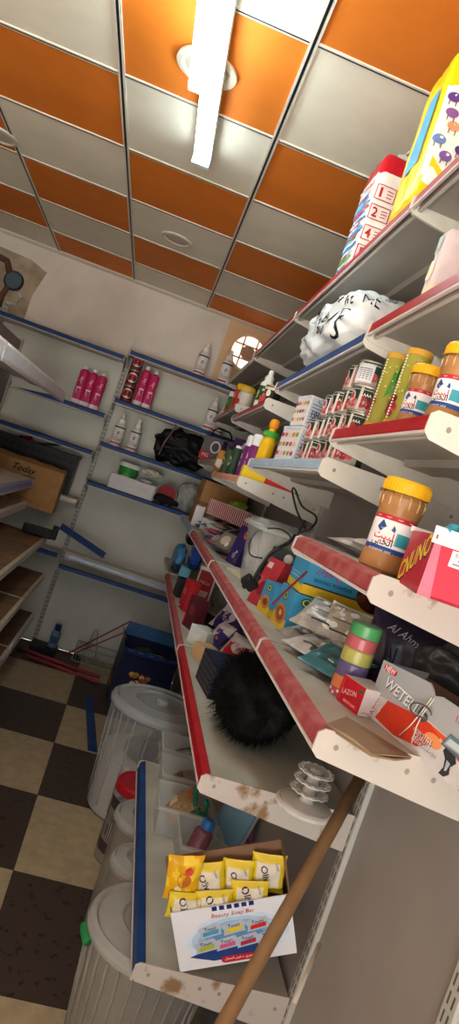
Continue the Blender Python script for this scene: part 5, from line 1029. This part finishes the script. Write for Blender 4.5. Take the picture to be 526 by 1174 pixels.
for k, (px, py, top, lab) in enumerate(((87, 459, 420, 'pink bottle nearest the bare stretch of shelf, first of three'), (97, 462, 424, 'pink bottle in the middle of the three on the blue rail'), (107, 466, 428, 'pink bottle at the upright end of the three'))):
    p = SX(px, py, .214); bottle('shampoo_bottle', lab, 'bottle', p, wid(p, 5.6), hgt(p, top), K('c22a62', .3), K('e8e2e2', .4), P_SLIM, Q_SLIM, [('r', 0, 0, 1, .12, 'ddd4de'), ('p', [(.2, .05), (.8, .05), (.7, .45), (.5, .3), (.35, .5)], 'c9b8cc'), ('t', 'Jan', .5, .72, .5, 'f0d8e2', dict(rot=1.2)), ('r', .3, .45, .7, .5, 'e8cfd8'), ('p', [(.1, 0), (.5, 0), (.3, .18)], '7a3a80')], rz=.2*k-.2, bands=(.03, .86, K('c22a62', .3)))
for k, (px, py, top, lab) in enumerate(((157, 461, 421, 'pink bottle next to the stacked dark red tins'), (167, 465, 426, 'pink bottle second from the stacked dark red tins'))):
    p = SX(px, py, .352); bottle('shampoo_bottle', lab, 'bottle', p, wid(p, 5.2), hgt(p, top), K('c62a66', .3), K('ece6e4', .4), P_SLIM, Q_SLIM, [('r', 0, 0, 1, .12, 'ddd4de'), ('p', [(.2, .05), (.8, .05), (.7, .45), (.5, .3), (.35, .5)], 'c9b8cc'), ('t', 'Jan', .5, .72, .5, 'f0d8e2', dict(rot=1.2)), ('r', .3, .45, .7, .5, 'e8cfd8')], rz=.1, bands=(.03, .86, K('c62a66', .3)))
p = SX(144, 457, .352); hh = hgt(p, 408)/3
for k in range(3): can('coffee_tin', ['dark red tin at the bottom of the three tin stack', 'dark red tin in the middle of the three tin stack', 'dark red tin on top of the three tin stack'][k], p+Vector((0, 0, hh*k+.0005*k)), wid(p, 6.8), hh, K('5a1f20', .35), [('e', .5, .55, .30, .34, 'd8cfc8'), ('e', .5, .58, .2, .2, 'c23040'), ('t', 'Gold', .5, .45, .28, '3a2a28', dict(bold=True)), ('r', 0, .05, 1, .12, '8a2a2c')], rz=0, cat='tin')
BB = mat('black_bag', '101012', .5, var=.2, scale=20)
bp = SX(203, 533, .012)
softblock('bin_bag', 'big tied black bag slumped on the end shelf above the green tub', 'bag', (bp.x, 5.25, .014), .44, .20, .25, BB, rz=0, n=2.6, wr=.045, seed=4, cuts=16, extra=lambda m: m.tube([(-.16, -.10, .05), (-.15, -.125, .15), (-.12, -.12, .24), (-.11, -.09, .30)], .006, K('8a6a70', .5), 6))
p = SX(143, 552, -.292); t = thing('yogurt_tub', 'green tub with white rim standing behind a long white box', 'tub', (p.x, 5.36, -.29)); r = wid(p, 12)
MB().lathe([(0, 0), (r*.80, 0), (r*.98, .19)], K('2f8a3c', .35), 36).build('tub_body', t); MB().lathe([(r*.97, .185), (r*1.05, .187), (r*1.05, .215), (r*1.0, .219), (0, .217)], K('e4e4de', .4), 36).build('lid', t)
m = MB(); m.art(Cyl(r*.81+.001, .005, .18, 0, 3.2, r*.975), [('e', .45, .5, .16, .3, '4fa84e'), ('r', .28, .2, .6, .24, 'd0e0c8'), ('r', .32, .32, .56, .36, 'd0e0c8'), ('e', .82, .4, .1, .3, 'cfd8cc'), ('t', 'Nan', .45, .62, .24, 'e8f0e0', dict(bold=True))]); m.build('label', t)
p = SX(122, 561, -.292); q = SX(172, 580, -.292); solid('long_white_box', 'long white box lying along the blue edge below the two white bottles', 'box', (p.x+(q.x-p.x)/2, 5.225, -.291), .03, q.x-p.x, .09, .115, 'd4d2d4', {'F': [('r', .965, .0, 1, 1, 'b4b2b6')]})
p = SX(164, 565, -.292); bottle('pill_jar', 'clear small jar with blue label beside the green tub', 'jar', (p.x, 5.37, -.291), .048, .14, mat('jar_clear', 'a8b0b4', .2, var=.05, alpha=.7), K('d0d4d4', .4), [(0, 0), (.95, 0), (1, .03), (1, .8), (.85, .86)], [(.9, .85), (.95, .86), (.95, .98), (0, 1)], [('t', 'Vit', .5, .5, .4, '2a4a6a')], rz=0, bands=(.25, .65, K('5f8a9a', .4)))
softblock('crumpled_paper', 'crumpled off white paper lying across the small clear jar', 'paper', (SX(172, 552, 0).x, 5.30, -.12), .16, .08, .05, K('cfcac0', .6), rz=.3, n=2.5, wr=.016, seed=7)
p = SX(186, 580, -.292); t = thing('sieve', 'red round mesh lid standing upright beside the long white box', 'sieve', (p.x, 5.27, -.205), -.2, 0, 0); r = .088
MB().lathe([(0, 0), (r*.9, 0), (r*.9, .004), (0, .004)], K('8f2430', .5), 32).move(Matrix.Rotation(PI/2, 4, 'X')).build('mesh_disc', t); MB().tube([(r*.93*math.cos(2*PI*k/32), -.004, r*.93*math.sin(2*PI*k/32)) for k in range(33)], .008, K('7a8488', .35), 8, False).build('rim', t)
softblock('black_cloth', 'black cloth bundle under the red mesh lid', 'cloth', (SX(186, 585, 0).x, 5.25, -.29), .20, .06, .06, K('1c1b1e', .7), rz=.1, n=2.6, wr=.015, seed=3)
softblock('glass_bowl', 'pale clear bag bulging beside the red mesh lid', 'bag', (SX(205, 583, 0).x+.03, 5.30, -.291), .16, .12, .22, mat('bag_film', 'b8bab8', .25, var=.05, alpha=.55), rz=0, n=2.6, wr=.02, seed=5)
# loose strips
def bar(p1, p2, Y1_, Y2_, w, h, m_, name, lab):
    a, b = atY(*p1, Y1_), atY(*p2, Y2_); mm = MB(); dv = (b-a).normalized(); up = Vector((0, 0, 1)); up = (up-dv*up.dot(dv)).normalized(); sd = dv.cross(up)
    mm.prism([a-sd*w/2, a+sd*w/2, a+sd*w/2+up*h, a+sd*w*.4+up*h, a+sd*w*.4+up*h*.15, a-sd*w/2+up*h*.15], b-a, m_); tag(mm.build(name), lab, 'strip')
bar((68, 606), (118, 640), 5.23, 5.19, .03, .05, mat('dark_blue_rail', '1f3f74', .45, var=.1), 'blue_strip', 'loose dark blue strip slanting down over the metal strips')
bar((75, 631), (196, 672), 5.22, 5.22, .025, .022, K('8f8878', .5), 'metal_strip', 'dull beige metal strip lying highest on the lowest end shelf')
bar((77, 639), (192, 678), 5.185, 5.185, .025, .025, mat('aluminium', '9aa4b8', .35, metal=.3, var=.1), 'metal_strip', 'bright silver metal strip lying in front on the lowest end shelf')
# carton, crate, cloth
c = atY(60, 589, 5.02); l = atY(0, 563, 5.02)
t = thing('brown_carton', 'brown carton with black script lettering under the plain blue edged shelves', 'box', (c.x, 4.985, c.z), .02); W_ = .62; H_ = .30
CB = mat('cardboard', 'a87f52', .8); m = MB(); m.box(-W_, 0, 0, 0, .22, H_, CB, .004); S = Plane((-W_, 0, 0), (1, 0, 0), (0, 0, 1), W_, H_)
m.art(S, [('t', 'Today', .55, .80, .27, '2a1f1a', dict(bold=True, slant=.35)), ('r', .56, .66, .70, .68, '3a2c22'), ('p', [(.30, .12), (.55, .16), (.88, .10), (.60, .20)], '8a6540'), ('r', 0, .985, 1, 1, '8c6840')]); m.art(Plane((0, 0, 0), (0, 1, 0), (0, 0, 1), .22, H_), [('r', .45, 0, .55, 1, '8a6540'), ('r', 0, .4, 1, .42, '7d5a38')]); m.build('carton_body', t)
m = MB(); m.grid(lambda u, v: Vector((-W_*(1-u), .0+.14*v, H_+.002+.035*math.sin(v*3)*(.6+.4*N3((u*6, v*2, 1))))), 16, 5, CB); m.build('flap', t)
ck = atY(72, 560, 5.27)
t = thing('plastic_crate', 'black slatted crate standing behind the brown lettered carton', 'crate', (ck.x-.27, 5.245, -.452), .0); m = MB(); BP_ = mat('black_crate', '17181a', .4, var=.1)
w, d, h = .62, .2, .30
m.box(-w/2, 0, 0, w/2, .008, h, BP_, .002); m.box(-w/2, d-.008, 0, w/2, d, h, BP_, .002); m.box(-w/2, .008, 0, -w/2+.008, d-.008, h, BP_, .002); m.box(w/2-.008, .008, 0, w/2, d-.008, h, BP_, .002); m.box(-w/2, .008, 0, w/2, d-.008, .008, BP_, 0)
S = Plane((-w/2, 0, 0), (1, 0, 0), (0, 0, 1), w, h); of = m._off()
for i in range(12):
    for j in range(5): m.rect(S, .03+.08*i, .06+.18*j, .09+.08*i, .16+.18*j, '08080a', of)
m.build('crate_body', t); m = MB(); m.box(-w/2-.008, -.008, h-.02, w/2+.008, d+.004, h, BP_, .003); m.build('crate_rim', t)
softblock('cloth', 'crumpled dark red and white cloth lying in the black crate', 'cloth', (ck.x-.36, 5.345, -.262), .28, .12, .085, lambda q: K('8a2438', .7) if N3((q.x*2.2, q.y*2, q.z*2.5)) > -.12 else K('d8cccc', .7), rz=0, n=2.3, wr=.035, seed=2, cuts=14)
tag(MB().tube(smooth([atY(x, y, 5.3) for x, y in ((0, 503), (20, 506), (45, 509), (70, 510))]), .008, K('1d2226', .5), 8).build('dark_rod'), 'dark thin rod lying above the black crate', 'rod')
tag(MB().tube([atY(25, 528, 5.3), atY(27, 515, 5.3), atY(29, 506, 5.3)], .006, K('c9c4b8', .5), 8).build('pale_rod'), 'short pale rod standing beside the black crate', 'rod')
# dark tool on the dusty shelf
p = atY(50, 612, 4.75)
t = thing('hand_drill', 'black hand tool lying at the end of the plain white aisle shelf', 'tool', (p.x, 4.72, -.725), .2)
MB().box(-.14, -.03, .0, .06, .03, .065, mat('black_plastic', '1b1c1e', .4), .012).build('tool_body', t); MB().box(.05, -.022, -.01+.012, .09, .022, .10, mat('black_plastic', '1b1c1e', .4), .010).build('grip', t)
